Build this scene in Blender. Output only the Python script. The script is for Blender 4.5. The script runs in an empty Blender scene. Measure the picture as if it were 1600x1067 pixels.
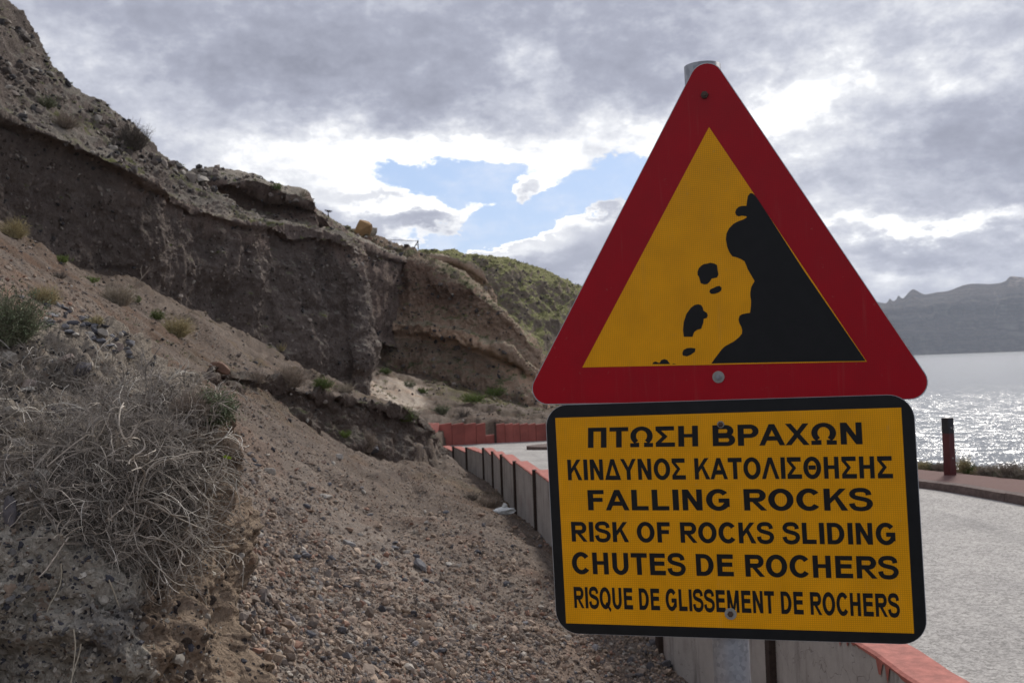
import bpy, math, random
import numpy as np
from mathutils import Vector
from mathutils.bvhtree import BVHTree
random.seed(7); RNG = np.random.default_rng(7)
S = bpy.context.scene; C = S.collection
PI = math.pi; R = math.radians

# ------------------------------------------------------------------ camera
F = 1556.0; CAMZ = 2.0
PITCH = math.atan(36.5/F); ROLL = R(2.0)
CAM = np.array([0., 0., CAMZ])
fwd = np.array([0, math.cos(PITCH), math.sin(PITCH)]); up0 = np.array([0, -math.sin(PITCH), math.cos(PITCH)]); r0 = np.array([1., 0, 0])
RT = r0*math.cos(ROLL) - up0*math.sin(ROLL)
UP = up0*math.cos(ROLL) + r0*math.sin(ROLL)
def ray(px, py):
    return fwd + RT*(px-800)/F + UP*(533.5-py)/F
def at(px, py, d):
    return CAM + ray(px, py)*d
def AT(a):
    a = np.asarray(a, float)
    return CAM + (fwd + RT*((a[..., 0:1]-800)/F) + UP*((533.5-a[..., 1:2])/F))*a[..., 2:3]
def px_of(P):
    v = P-CAM; z = v@fwd
    return 800+F*(v@RT)/z, 533.5-F*(v@UP)/z
cd = bpy.data.cameras.new('camera'); co = bpy.data.objects.new('camera', cd); C.objects.link(co)
from mathutils import Matrix
m3 = Matrix((RT.tolist(), UP.tolist(), (-fwd).tolist())).transposed()
co.matrix_world = Matrix.Translation(CAM.tolist()) @ m3.to_4x4()
cd.sensor_width = 36; cd.lens = 36*F/1600; cd.clip_start = 0.05; cd.clip_end = 40000
cd.dof.use_dof = True; cd.dof.focus_distance = 2.15; cd.dof.aperture_fstop = 13
S.camera = co

# ------------------------------------------------------------------ node helper
class NT:
    def __init__(s, tree): s.t = tree; s.n = tree.nodes; s.l = tree.links
    def __call__(s, typ, ins=None, **props):
        nd = s.n.new(typ)
        for k, v in props.items(): setattr(nd, k, v)
        for k, v in (ins or {}).items():
            sk = nd.inputs[k]
            if isinstance(v, bpy.types.NodeSocket): s.l.new(v, sk)
            else: sk.default_value = v
        return nd
    def m(s, op, a, b=0.0, c=0.0, clamp=False):
        return s('ShaderNodeMath', {0: a, 1: b, 2: c}, operation=op, use_clamp=clamp).outputs[0]
    def vm(s, op, a, b=(0, 0, 0)):
        return s('ShaderNodeVectorMath', {0: a, 1: b}, operation=op).outputs[0]
    def noise(s, vec, scale, detail=4, rough=0.55, dist=0.0):
        return s('ShaderNodeTexNoise', {'Vector': vec, 'Scale': scale, 'Detail': detail, 'Roughness': rough, 'Distortion': dist})
    def vor(s, vec, scale, feature='F1', rnd=1.0):
        return s('ShaderNodeTexVoronoi', {'Vector': vec, 'Scale': scale, 'Randomness': rnd}, feature=feature)
    def ramp(s, fac, stops, interp='LINEAR'):
        nd = s('ShaderNodeValToRGB', {0: fac}); cr = nd.color_ramp; cr.interpolation = interp
        while len(cr.elements) > 1: cr.elements.remove(cr.elements[-1])
        for i, (p, c) in enumerate(stops):
            e = cr.elements[0] if i == 0 else cr.elements.new(p)
            e.position = p
            if not hasattr(c, '__len__'): c = (c, c, c)
            e.color = (c[0], c[1], c[2], 1)
        return nd.outputs[0]
    def mix(s, fac, a, b, typ='MIX'):
        nd = s('ShaderNodeMix', data_type='RGBA', blend_type=typ, clamp_factor=True)
        def put(sk, v):
            if isinstance(v, bpy.types.NodeSocket): s.l.new(v, sk)
            elif hasattr(v, '__len__'): sk.default_value = (v[0], v[1], v[2], 1)
            else: sk.default_value = v
        put(nd.inputs[0], fac); put(nd.inputs[6], a); put(nd.inputs[7], b)
        return nd.outputs[2]
    def sstep(s, x, a, b):
        return s('ShaderNodeMapRange', {'Value': x, 'From Min': a, 'From Max': b, 'To Min': 0.0, 'To Max': 1.0}, interpolation_type='SMOOTHSTEP').outputs[0]

# ------------------------------------------------------------------ world: sky and clouds
SUN_EL = R(36); SUN_AZ = R(27)        # azimuth to the right of the view direction (+Y)
SKYSTR = 0.10
W = bpy.data.worlds.new('World'); S.world = W; W.use_nodes = True
nt = NT(W.node_tree); W.node_tree.nodes.clear()
sky = nt('ShaderNodeTexSky', sky_type='NISHITA', sun_disc=False, sun_elevation=SUN_EL, sun_rotation=SUN_AZ, altitude=20, air_density=1.0, dust_density=0.6, ozone_density=1.2)
geo = nt('ShaderNodeTexCoord')
dirv = geo.outputs['Generated']
sp = nt('ShaderNodeSeparateXYZ', {0: dirv})
# azimuth / elevation in degrees
az = nt.m('MULTIPLY', nt.m('ARCTAN2', sp.outputs[0], sp.outputs[1]), 180/PI)
el = nt.m('MULTIPLY', nt.m('ARCSINE', sp.outputs[2]), 180/PI)
# noise on a cloud layer seen in perspective (flattened towards the horizon)
k = nt.m('DIVIDE', 1.0, nt.m('ADD', nt.m('MAXIMUM', sp.outputs[2], 0.0), 0.42))
lay = nt('ShaderNodeCombineXYZ', {0: nt.m('MULTIPLY', sp.outputs[0], 1.5), 1: nt.m('MULTIPLY', sp.outputs[1], 1.5), 2: nt.m('MULTIPLY', nt.m('POWER', nt.m('MAXIMUM', sp.outputs[2], 0.0), .8), 2.4)}).outputs[0]
def wn(scale, det, rough, off, dist=0.0):
    return nt.noise(nt.vm('ADD', lay, off), scale, det, rough, dist).outputs[0]
nA = wn(2.1, 5, 0.50, (3.1, 7.7, 0))
nB = wn(5.5, 6, 0.52, (1.3, 2.2, 5), 0.2)
nC = wn(15.0, 7, 0.65, (8.3, 5.2, 1), 0.1)
def c0(n): return nt.m('SUBTRACT', n, 0.5)
waz = nt.m('ADD', az, nt.m('ADD', nt.m('MULTIPLY', c0(wn(4.5, 7, 0.6, (11, 3, 2))), 12.0), nt.m('MULTIPLY', c0(wn(18.0, 5, 0.6, (1, 9, 2))), 3.5)))
wel = nt.m('ADD', el, nt.m('ADD', nt.m('MULTIPLY', c0(wn(5, 7, 0.6, (4, 13, 7))), 6.0), nt.m('MULTIPLY', c0(wn(18.0, 5, 0.6, (5, 2, 8))), 2.5)))
def azel(px, py):
    v = ray(px, py); v = v/np.linalg.norm(v)
    return math.degrees(math.atan2(v[0], v[1])), math.degrees(math.asin(v[2]))
DPP = 57.2958/F
def blob(px, py, rx, ry, tilt=0.0, warp=True):
    """gaussian patch of sky at a bearing and height, sizes in 1/27 degree"""
    a, e = azel(px, py)
    dx = nt.m('SUBTRACT', waz if warp else az, a); dy = nt.m('SUBTRACT', wel if warp else el, e)
    ct, st = math.cos(R(tilt)), math.sin(R(tilt))
    x = nt.m('ADD', nt.m('MULTIPLY', dx, ct/(rx*DPP)), nt.m('MULTIPLY', dy, st/(rx*DPP)))
    y = nt.m('ADD', nt.m('MULTIPLY', dx, -st/(ry*DPP)), nt.m('MULTIPLY', dy, ct/(ry*DPP)))
    q = nt.m('ADD', nt.m('MULTIPLY', x, x), nt.m('MULTIPLY', y, y))
    return nt.m('EXPONENT', nt.m('MULTIPLY', q, -1.0))
def blobs(lst):
    tot = None
    for (w, *b) in lst:
        t = nt.m('MULTIPLY', blob(*b), w)
        tot = t if tot is None else nt.m('ADD', tot, t)
    return tot
# where the cover opens on blue, and the clouds that float in the opening
hole = blobs([(1.25, 740, 270, 130, 38), (1.2, 900, 310, 110, 46), (0.95, 680, 340, 110, 26), (1.0, 790, 350, 110, 30), (.9, 1000, 300, 90, 40), (.8, 690, 378, 100, 12), (.35, 1440, 352, 90, 10),
              (-1.7, 650, 338, 105, 17, 3), (-1.4, 590, 325, 70, 26), (-1.5, 828, 274, 46, 22), (-1.9, 900, 380, 110, 38, 18), (-1.0, 960, 350, 50, 30), (-.9, 740, 396, 100, 16)])
nD = wn(34.0, 6, 0.62, (2.3, 9.2, 4))
hf_ = nt.m('ADD', hole, nt.m('ADD', nt.m('MULTIPLY', c0(nC), 0.8), nt.m('MULTIPLY', c0(nD), 0.45)))
hole = nt.sstep(hf_, 0.42, 0.68)
rim = nt.m('MULTIPLY', nt.sstep(hf_, -.25, .42), .34)
# brightness of the cover
lit = blobs([(.50, 520, 265, 190, 75), (.45, 900, 215, 280, 38), (.38, 640, 225, 160, 40), (.55, 1220, 172, 120, 42), (.45, 820, 120, 40, 30), (.35, 1090, 250, 80, 60), (.22, 130, 80, 90, 60),
             (.50, 640, 318, 120, 10), (.45, 860, 362, 120, 20), (.40, 830, 268, 50, 18), (.75, 700, 322, 120, 12), (.55, 930, 345, 80, 14), (.4, 770, 395, 120, 14), (.28, 820, 390, 160, 22), (.45, 1420, 350, 170, 18), (.40, 1500, 135, 90, 30), (.35, 1580, 330, 60, 16), (.25, 1420, 430, 90, 16), (.22, 1400, 220, 30, 14),
             (-.30, 430, 130, 230, 70, 5), (-.2, 700, 120, 160, 50), (-.26, 620, 346, 100, 13), (-.16, 700, 40, 400, 80), (-.24, 1010, 150, 120, 50), (-.24, 1560, 220, 140, 55), (-.2, 1340, 180, 70, 30), (.22, 1480, 440, 260, 30), (-.14, 900, 440, 120, 25), (-.22, 300, 60, 260, 60), (.25, 1330, 120, 120, 30),  (-.2, 1400, 270, 150, 35), (-.15, 1450, 395, 160, 18)])
bright = nt.m('ADD', nt.m('ADD', 0.33, rim), nt.m('MULTIPLY', lit, 0.66))
bright = nt.m('ADD', bright, nt.m('ADD', nt.m('MULTIPLY', c0(nA), 0.85), nt.m('ADD', nt.m('MULTIPLY', c0(nB), 0.34), nt.m('ADD', nt.m('MULTIPLY', c0(nC), 0.16), nt.m('MULTIPLY', c0(nD), .10)))))
ccol = nt.ramp(bright, [(0.0, (1.85, 1.95, 2.42)), (0.30, (2.65, 2.78, 3.38)), (0.52, (3.8, 3.94, 4.5)), (0.72, (5.4, 5.5, 5.8)), (0.92, (8.0, 8.0, 8.0))])
blue = nt.mix(0.80, nt.mix(1.0, sky.outputs[0], (1.10, 1.10, 1.20), 'MULTIPLY'), (2.6, 3.5, 5.1))
veil = nt.m('MULTIPLY', nt.sstep(nt.m('ADD', nt.m('MULTIPLY', nB, .5), nt.m('MULTIPLY', nC, .5)), .46, .66), .55)
blue = nt.mix(veil, blue, (5.6, 5.9, 6.6))
col = nt.mix(hole, ccol, blue)
bg = nt('ShaderNodeBackground', {'Color': col, 'Strength': SKYSTR})
out = nt('ShaderNodeOutputWorld', {'Surface': bg.outputs[0]})

sl = bpy.data.lights.new('sun', 'SUN'); sl.energy = 2.2; sl.angle = R(10); sl.color = (1.0, .95, .88)
so = bpy.data.objects.new('sun', sl); C.objects.link(so)
sd = Vector((math.sin(SUN_AZ)*math.cos(SUN_EL), math.cos(SUN_AZ)*math.cos(SUN_EL), math.sin(SUN_EL)))
so.rotation_euler = sd.to_track_quat('Z', 'Y').to_euler()
S.view_settings.view_transform = 'Standard'; S.view_settings.look = 'None'; S.view_settings.exposure = 0.66; S.view_settings.gamma = 1.0

# ------------------------------------------------------------------ numpy noise
def _h(ix, iy, iz, seed):
    n = (ix.astype(np.int64)*374761393 + iy.astype(np.int64)*668265263 + iz.astype(np.int64)*2147483647 + seed*1274126177) & 0xffffffff
    n = ((n ^ (n >> 13))*1274126177) & 0xffffffff
    n = ((n ^ (n >> 16))*2246822519) & 0xffffffff
    return ((n ^ (n >> 15)) & 0xffffff)/float(0xffffff)
def vnoise(P, seed=0):
    I = np.floor(P).astype(np.int64); f = P-I; u = f*f*(3-2*f)
    r = 0
    for dx in (0, 1):
        for dy in (0, 1):
            for dz in (0, 1):
                w = (u[:, 0] if dx else 1-u[:, 0])*(u[:, 1] if dy else 1-u[:, 1])*(u[:, 2] if dz else 1-u[:, 2])
                r = r+w*_h(I[:, 0]+dx, I[:, 1]+dy, I[:, 2]+dz, seed)
    return r*2-1
def fbm(P, oct=5, seed=0, gain=.5, lac=2.07):
    r = 0; a = 1.0; Q = P.copy()
    for i in range(oct):
        r = r+a*vnoise(Q, seed+i); a *= gain; Q = Q*lac+17.3
    return r
def ridged(P, oct=4, seed=0, gain=.5):
    r = 0; a = 1.0; Q = P.copy()
    for i in range(oct):
        r = r+a*(1-2*np.abs(vnoise(Q, seed+i))); a *= gain; Q = Q*2.1+9.1
    return r
def cell(P, seed=0):
    """distance to the nearest of scattered points, and a random number of it"""
    I = np.floor(P).astype(np.int64); best = np.full(len(P), 9.0); rid = np.zeros(len(P))
    for dx in (-1, 0, 1):
        for dy in (-1, 0, 1):
            for dz in (-1, 0, 1):
                a, b, c = I[:, 0]+dx, I[:, 1]+dy, I[:, 2]+dz
                q = np.stack([a+_h(a, b, c, seed), b+_h(a, b, c, seed+1), c+_h(a, b, c, seed+2)], 1)
                d = np.linalg.norm(q-P, axis=1); mk = d < best
                best = np.where(mk, d, best); rid = np.where(mk, _h(a, b, c, seed+3), rid)
    return best, rid
def ss(x, a, b):
    t = np.clip((x-a)/(b-a), 0, 1); return t*t*(3-2*t)

# ------------------------------------------------------------------ mesh helpers
def tag(o, label=None, cat=None, group=None, kind=None):
    if label: o['label'] = label
    if cat: o['category'] = cat
    if group: o['group'] = group
    if kind: o['kind'] = kind
    return o
def mesh_np(name, V, Fa, mat, parent=None, smooth=False, loops=None):
    me = bpy.data.meshes.new(name)
    V = np.asarray(V, np.float32)
    if isinstance(Fa, np.ndarray):
        n, kk = Fa.shape
        me.vertices.add(len(V)); me.vertices.foreach_set('co', V.ravel())
        me.loops.add(n*kk); me.loops.foreach_set('vertex_index', Fa.astype(np.int32).ravel())
        me.polygons.add(n); me.polygons.foreach_set('loop_start', np.arange(0, n*kk, kk, dtype=np.int32))
        me.update(calc_edges=True)
    else:
        me.from_pydata(V.tolist(), [], Fa); me.update()
    me.polygons.foreach_set('use_smooth', np.full(len(me.polygons), smooth))
    if mat: me.materials.append(mat)
    o = bpy.data.objects.new(name, me); C.objects.link(o)
    if parent: o.parent = parent; o.matrix_parent_inverse = Matrix.Identity(4); o.location = -parent.location if False else (0, 0, 0)
    return o
def empty(name, loc=(0, 0, 0)):
    o = bpy.data.objects.new(name, None); o.location = loc; C.objects.link(o); return o
def child(name, V, Fa, mat, parent, smooth=False):
    """a part: its vertices are given in world coordinates"""
    V = np.asarray(V, float)-np.array(parent.location)
    o = mesh_np(name, V, Fa, mat, None, smooth); o.parent = parent; return o
def gridfaces(nr, nc):
    a = np.arange(nr*nc).reshape(nr, nc)
    return np.stack([a[:-1, :-1].ravel(), a[:-1, 1:].ravel(), a[1:, 1:].ravel(), a[1:, :-1].ravel()], 1)
def catmull(P, t):
    """P (k,...) sampled at t in 0..k-1"""
    k = len(P); i = np.clip(np.floor(t).astype(int), 0, k-2); f = (t-i)
    def g(j): return P[np.clip(j, 0, k-1)]
    f = f.reshape((-1,)+(1,)*(P.ndim-1))
    p0, p1, p2, p3 = g(i-1), g(i), g(i+1), g(i+2)
    m1 = (p2-p0)*.42; m2 = (p3-p1)*.42
    f2, f3 = f*f, f*f*f
    return (2*f3-3*f2+1)*p1+(f3-2*f2+f)*m1+(-2*f3+3*f2)*p2+(f3-f2)*m2
def params(dist, n):
    c = np.concatenate([[0], np.cumsum(dist)]); s = np.linspace(0, c[-1], n)
    return np.interp(s, c, np.arange(len(c)))
def loft(ctrl, nu, nv):
    """ctrl rows x cols x (px,py,depth): gives world grid nv x nu x 3"""
    A = np.array(ctrl, float); Wd = AT(A)
    lg = np.dstack([A[..., 0], A[..., 1], np.log(A[..., 2])*150])
    dr = np.linalg.norm(np.diff(lg, axis=0), axis=2).mean(1); dc = np.linalg.norm(np.diff(lg, axis=1), axis=2).mean(0)
    G = catmull(Wd, params(dr, nv))
    G = catmull(G.transpose(1, 0, 2), params(dc, nu)).transpose(1, 0, 2)
    return G
def grid_normals(G):
    du = np.gradient(G, axis=1); dv = np.gradient(G, axis=0)
    n = np.cross(du, dv); n /= np.linalg.norm(n, axis=2, keepdims=True)+1e-9
    return n
def setcol(o, cols, name='tone'):
    a = o.data.color_attributes.new(name, 'FLOAT_COLOR', 'POINT')
    cols = np.asarray(cols, np.float32)
    if cols.shape[1] == 3: cols = np.hstack([cols, np.ones((len(cols), 1), np.float32)])
    a.data.foreach_set('color', cols.ravel())

BOXF = [(0, 3, 2, 1), (4, 5, 6, 7), (0, 1, 5, 4), (1, 2, 6, 5), (2, 3, 7, 6), (3, 0, 4, 7)]
class MB:
    def __init__(s): s.v = []; s.f = []
    def add(s, V, Fs):
        b = len(s.v); s.v += [tuple(float(c) for c in v) for v in V]; s.f += [tuple(i+b for i in f) for f in Fs]; return s
    def prism(s, poly, ax0, ax1):
        """poly: list of 3D points, extruded by ax1 from offset ax0"""
        P = [np.array(p)+ax0 for p in poly]; Q = [p+ax1 for p in P]; n = len(P)
        s.add(P+Q, [tuple(range(n))[::-1], tuple(range(n, 2*n))]+[(i, (i+1) % n, n+(i+1) % n, n+i) for i in range(n)]); return s
    def tube(s, a, b, ra, rb, n=24, caps=True):
        a, b = np.array(a, float), np.array(b, float); w = b-a; w /= np.linalg.norm(w)
        x = np.cross(w, [0, 0, 1.]) if abs(w[2]) < .9 else np.cross(w, [0, 1., 0]); x /= np.linalg.norm(x); y = np.cross(w, x)
        V = []
        for p, r in ((a, ra), (b, rb)):
            V += [p+r*(x*math.cos(2*PI*i/n)+y*math.sin(2*PI*i/n)) for i in range(n)]
        Fs = [(i, (i+1) % n, n+(i+1) % n, n+i) for i in range(n)]
        if caps: Fs += [tuple(range(n))[::-1], tuple(range(n, 2*n))]
        s.add(V, Fs); return s
    def box(s, lo, hi):
        x0, y0, z0 = lo; x1, y1, z1 = hi
        s.add([(x0, y0, z0), (x1, y0, z0), (x1, y1, z0), (x0, y1, z0), (x0, y0, z1), (x1, y0, z1), (x1, y1, z1), (x0, y1, z1)], BOXF); return s
    def build(s, name, mat, parent=None, smooth=False):
        if parent: o = child(name, s.v, s.f, mat, parent, smooth)
        else: o = mesh_np(name, s.v, s.f, mat, None, smooth)
        return o
def tubes(paths, radii, sides=3):
    """paths: list of (n,3) arrays; radii list of (n,) -> V, quads"""
    VV = []; FF = []; b = 0
    for P, r in zip(paths, radii):
        n = len(P); T = np.gradient(P, axis=0); T /= np.linalg.norm(T, axis=1, keepdims=True)+1e-9
        ref = np.array([.3, .2, .93]) if abs(T[0][2]) < .8 else np.array([1., .1, .1])
        X = np.cross(T, ref); X /= np.linalg.norm(X, axis=1, keepdims=True)+1e-9; Y = np.cross(T, X)
        a = np.arange(sides)*2*PI/sides
        V = P[:, None, :]+r[:, None, None]*(X[:, None, :]*np.cos(a)[None, :, None]+Y[:, None, :]*np.sin(a)[None, :, None])
        VV.append(V.reshape(-1, 3))
        i = np.arange(n-1)[:, None]*sides+np.arange(sides)[None, :]
        j = np.arange(n-1)[:, None]*sides+(np.arange(sides)[None, :]+1) % sides
        FF.append((np.stack([i, j, j+sides, i+sides], 2)+b).reshape(-1, 4)); b += n*sides
    return np.concatenate(VV), np.concatenate(FF)

# ------------------------------------------------------------------ materials
def mat(name, fn):
    m = bpy.data.materials.new(name); m.use_nodes = True; m.node_tree.nodes.clear(); t = NT(m.node_tree)
    r = fn(t); bs = t('ShaderNodeBsdfPrincipled')
    for k_, v in r.items():
        if k_ == 'bump': continue
        sk = bs.inputs[k_]
        if isinstance(v, bpy.types.NodeSocket): t.l.new(v, sk)
        else: sk.default_value = (v[0], v[1], v[2], 1) if hasattr(v, '__len__') and len(v) == 3 else v
    if 'bump' in r:
        nrm = None
        for (h, st, di) in r['bump']:
            ins = {'Height': h, 'Strength': st, 'Distance': di}
            if nrm is not None: ins['Normal'] = nrm
            nrm = t('ShaderNodeBump', ins).outputs[0]
        t.l.new(nrm, bs.inputs['Normal'])
    t('ShaderNodeOutputMaterial', {'Surface': bs.outputs[0]})
    return m
def pos(t): return t('ShaderNodeNewGeometry').outputs['Position']
def attr(t, n='tone'): return t('ShaderNodeVertexColor', layer_name=n).outputs[0]

def soil_fn(t):
    p = pos(t); a = attr(t)
    n1 = t.noise(p, 0.5, 6, .6).outputs[0]; n2 = t.noise(p, 3.0, 8, .7).outputs[0]
    v1 = t.vor(p, 34.0); v2 = t.vor(p, 80.0); v3 = t.vor(p, 9.0)
    def stone(v): return t.ramp(t('ShaderNodeSeparateColor', {0: v.outputs['Color']}).outputs[0], [(0, (.065, .062, .064)), (.2, (.13, .112, .10)), (.5, (.21, .168, .14)), (.75, (.28, .215, .172)), (.9, (.34, .30, .26)), (1, (.50, .46, .42))])
    dust = t.ramp(n2, [(.25, (.125, .105, .092)), (.55, (.19, .16, .142)), (.8, (.235, .205, .185))])
    msk = t.sstep(t.noise(p, 1.6, 6, .65).outputs[0], .38, .56)
    c = t.mix(t.m('MULTIPLY', msk, .85), dust, t.mix(.5, stone(v1), stone(v2)))
    c = t.mix(t.m('MULTIPLY', t.sstep(t.noise(p, .7, 4, .6).outputs[0], .45, .6), .30), c, stone(v3))
    c = t.mix(1.0, c, t.ramp(n1, [(.3, (.86, .82, .80)), (.7, (1.1, 1.08, 1.06))]), 'MULTIPLY')
    c = t.mix(1.0, t.mix(1.0, c, (.90, .905, .88), 'MULTIPLY'), a, 'MULTIPLY')
    return {'Base Color': c, 'Roughness': .95, 'Specular IOR Level': .15,
            'bump': [(v1.outputs['Distance'], .7, -.014), (v2.outputs['Distance'], .6, -.006), (n2, .6, .05), (t.noise(p, 60, 4, .7).outputs[0], .5, .008)]}
M_soil = mat('gravel_soil', soil_fn)

def rock_mat(name, dark, mid, light, flat, s=1.0, grass=None, grass_amt=0.0, stony=.5, vert=.5):
    def fn(t):
        p = pos(t); g = t('ShaderNodeNewGeometry')
        nz = t('ShaderNodeSeparateXYZ', {0: g.outputs['Normal']}).outputs[2]
        pv = t('ShaderNodeMapping', {'Vector': p, 'Scale': (1.0, 1.0, .16)}).outputs[0]
        ph = t('ShaderNodeMapping', {'Vector': p, 'Scale': (.12, .12, 1.2), 'Rotation': (R(6), R(4), 0)}).outputs[0]
        nv = t.noise(pv, 1.3*s, 8, .68, .3).outputs[0]; nh = t.noise(ph, 1.1*s, 7, .6, .6).outputs[0]
        n2 = t.noise(p, 2.2*s, 9, .72).outputs[0]; n3 = t.noise(p, 9*s, 6, .7).outputs[0]
        x = t.m('ADD', t.m('MULTIPLY', nv, vert), t.m('ADD', t.m('MULTIPLY', nh, .9-vert), t.m('MULTIPLY', n2, .5)))
        c = t.ramp(x, [(.40, dark), (.66, mid), (.95, light)])
        v = t.vor(p, 6.0*s); vv = t('ShaderNodeSeparateColor', {0: v.outputs['Color']}).outputs[0]
        chips = t.m('MULTIPLY', t.m('LESS_THAN', v.outputs['Distance'], .33), t.m('GREATER_THAN', vv, 1-stony))
        c = t.mix(t.m('MULTIPLY', chips, .75), c, t.ramp(t.m('FRACT', t.m('MULTIPLY', vv, 31.0)), [(0, tuple(q*.5 for q in dark)), (.5, mid), (1, tuple(q*1.35 for q in light))]))
        fl = t.m('MULTIPLY', t.sstep(t.m('ADD', nz, t.m('MULTIPLY', t.m('SUBTRACT', n2, .5), .5)), .45, .75), .9)
        c = t.mix(fl, c, t.mix(t.sstep(n3, .3, .7), tuple(q*.7 for q in flat), flat))
        if grass:
            gm = t.m('MULTIPLY', t.sstep(t.m('ADD', nz, t.m('MULTIPLY', t.m('SUBTRACT', n2, .5), .9)), .42, .78), t.sstep(t.noise(p, .55*s, 6, .65).outputs[0], .62-.45*grass_amt, .76-.45*grass_amt))
            gc = t.mix(t.sstep(n3, .35, .65), tuple(q*.5 for q in grass), grass)
            c = t.mix(gm, c, gc)
        c = t.mix(1.0, c, attr(t), 'MULTIPLY')
        return {'Base Color': c, 'Roughness': .95, 'Specular IOR Level': .12,
                'bump': [(n2, .9, .5/s), (v.outputs['Distance'], .5, -.10/s), (n3, .9, .14/s), (nv, .5, .5/s)]}
    return mat(name, fn)
M_cliff = rock_mat('dark_tuff', (.10, .080, .069), (.18, .145, .125), (.30, .25, .215), (.33, .295, .25), 1.0, (.20, .21, .07), .30, .45, .55)
M_knoll = rock_mat('banded_tuff', (.14, .10, .083), (.23, .17, .14), (.34, .27, .22), (.44, .39, .32), .8, (.22, .23, .09), .15, .25, .25)
M_brown = rock_mat('brown_tuff', (.29, .185, .13), (.50, .35, .25), (.66, .50, .37), (.52, .43, .31), .6, (.24, .25, .11), .35, .25, .35)
M_green = rock_mat('grassy_hill', (.18, .14, .11), (.30, .24, .18), (.44, .37, .27), (.47, .43, .24), .30, (.44, .43, .18), .72, .15, .2)
M_conglo = None

def simple(name, col, rough=.8, nscale=8, amt=.25, bump=.3, bd=.01, spec=.3, metal=0.0):
    def fn(t):
        p = pos(t); n = t.noise(p, nscale, 7, .65).outputs[0]
        c = t.mix(1.0, col, t.ramp(n, [(.25, (1-amt,)*3), (.75, (1+amt,)*3)]), 'MULTIPLY')
        return {'Base Color': c, 'Roughness': rough, 'Specular IOR Level': spec, 'Metallic': metal, 'bump': [(n, bump, bd)]}
    return mat(name, fn)
def tone_mat(name, rough=.9, nscale=40, bump=.5, bd=.01):
    def fn(t):
        p = pos(t); n = t.noise(p, nscale, 5, .65).outputs[0]
        c = t.mix(1.0, attr(t), t.ramp(n, [(.3, (.72, .72, .72)), (.7, (1.2, 1.2, 1.2))]), 'MULTIPLY')
        return {'Base Color': c, 'Roughness': rough, 'Specular IOR Level': .25, 'bump': [(n, bump, bd)]}
    return mat(name, fn)
M_stone = tone_mat('loose_stone')
M_leaf = tone_mat('leaf_and_twig', .8, 60, .1, .002)

# ------------------------------------------------------------------ road geometry in plan
WALL = np.array([(0.5, 1.93), (2.6, 1.86), (4.3, 1.79), (5.2, 1.75), (6.6, 1.65), (8.9, 1.235), (11.2, .86), (13.6, .56), (16, .298), (18.6, -.02), (21.2, -.30), (23.8, -.55), (26.4, -.85), (28.6, -1.40), (31, -1.93), (33.4, -2.45), (36, -3.0), (38.5, -3.45), (40, -3.65), (44.5, -3.2), (46, -3.1)])
def wallx(y): return np.interp(y, WALL[:, 0], WALL[:, 1])
TOPD = np.array([(0, 1.50), (5, 1.50), (8.9, 1.56), (13.6, 1.62), (16, 1.70), (18.6, 1.80), (21.2, 1.90), (23.8, 2.05), (26.4, 2.17), (28.6, 2.32), (31, 2.47), (33.4, 2.63), (36, 2.76), (45, 3.0)])
def topz(y): return CAMZ-np.interp(y, TOPD[:, 0], TOPD[:, 1])
ROADD = np.array([(0, 2.0), (14, 2.0), (18, 2.14), (24, 2.42), (30, 2.8), (36, 3.15), (44, 3.5), (60, 3.7)])
def roadz(y): return CAMZ-np.interp(y, ROADD[:, 0], ROADD[:, 1])
KERB = np.array([(0, 7.2), (4, 7.1), (9, 6.85), (12.5, 6.4), (14.5, 5.96), (18, 5.2), (24, 4.3), (34, 3.6), (40, 4.2), (46, 5.2)])
def kerbx(y): return np.interp(y, KERB[:, 0], KERB[:, 1])
def edgex(y): return np.where(y < 46, kerbx(y)+1.9, np.interp(y, [46, 90, 130, 260], [7.1, 11, 14, 30]))

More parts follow.
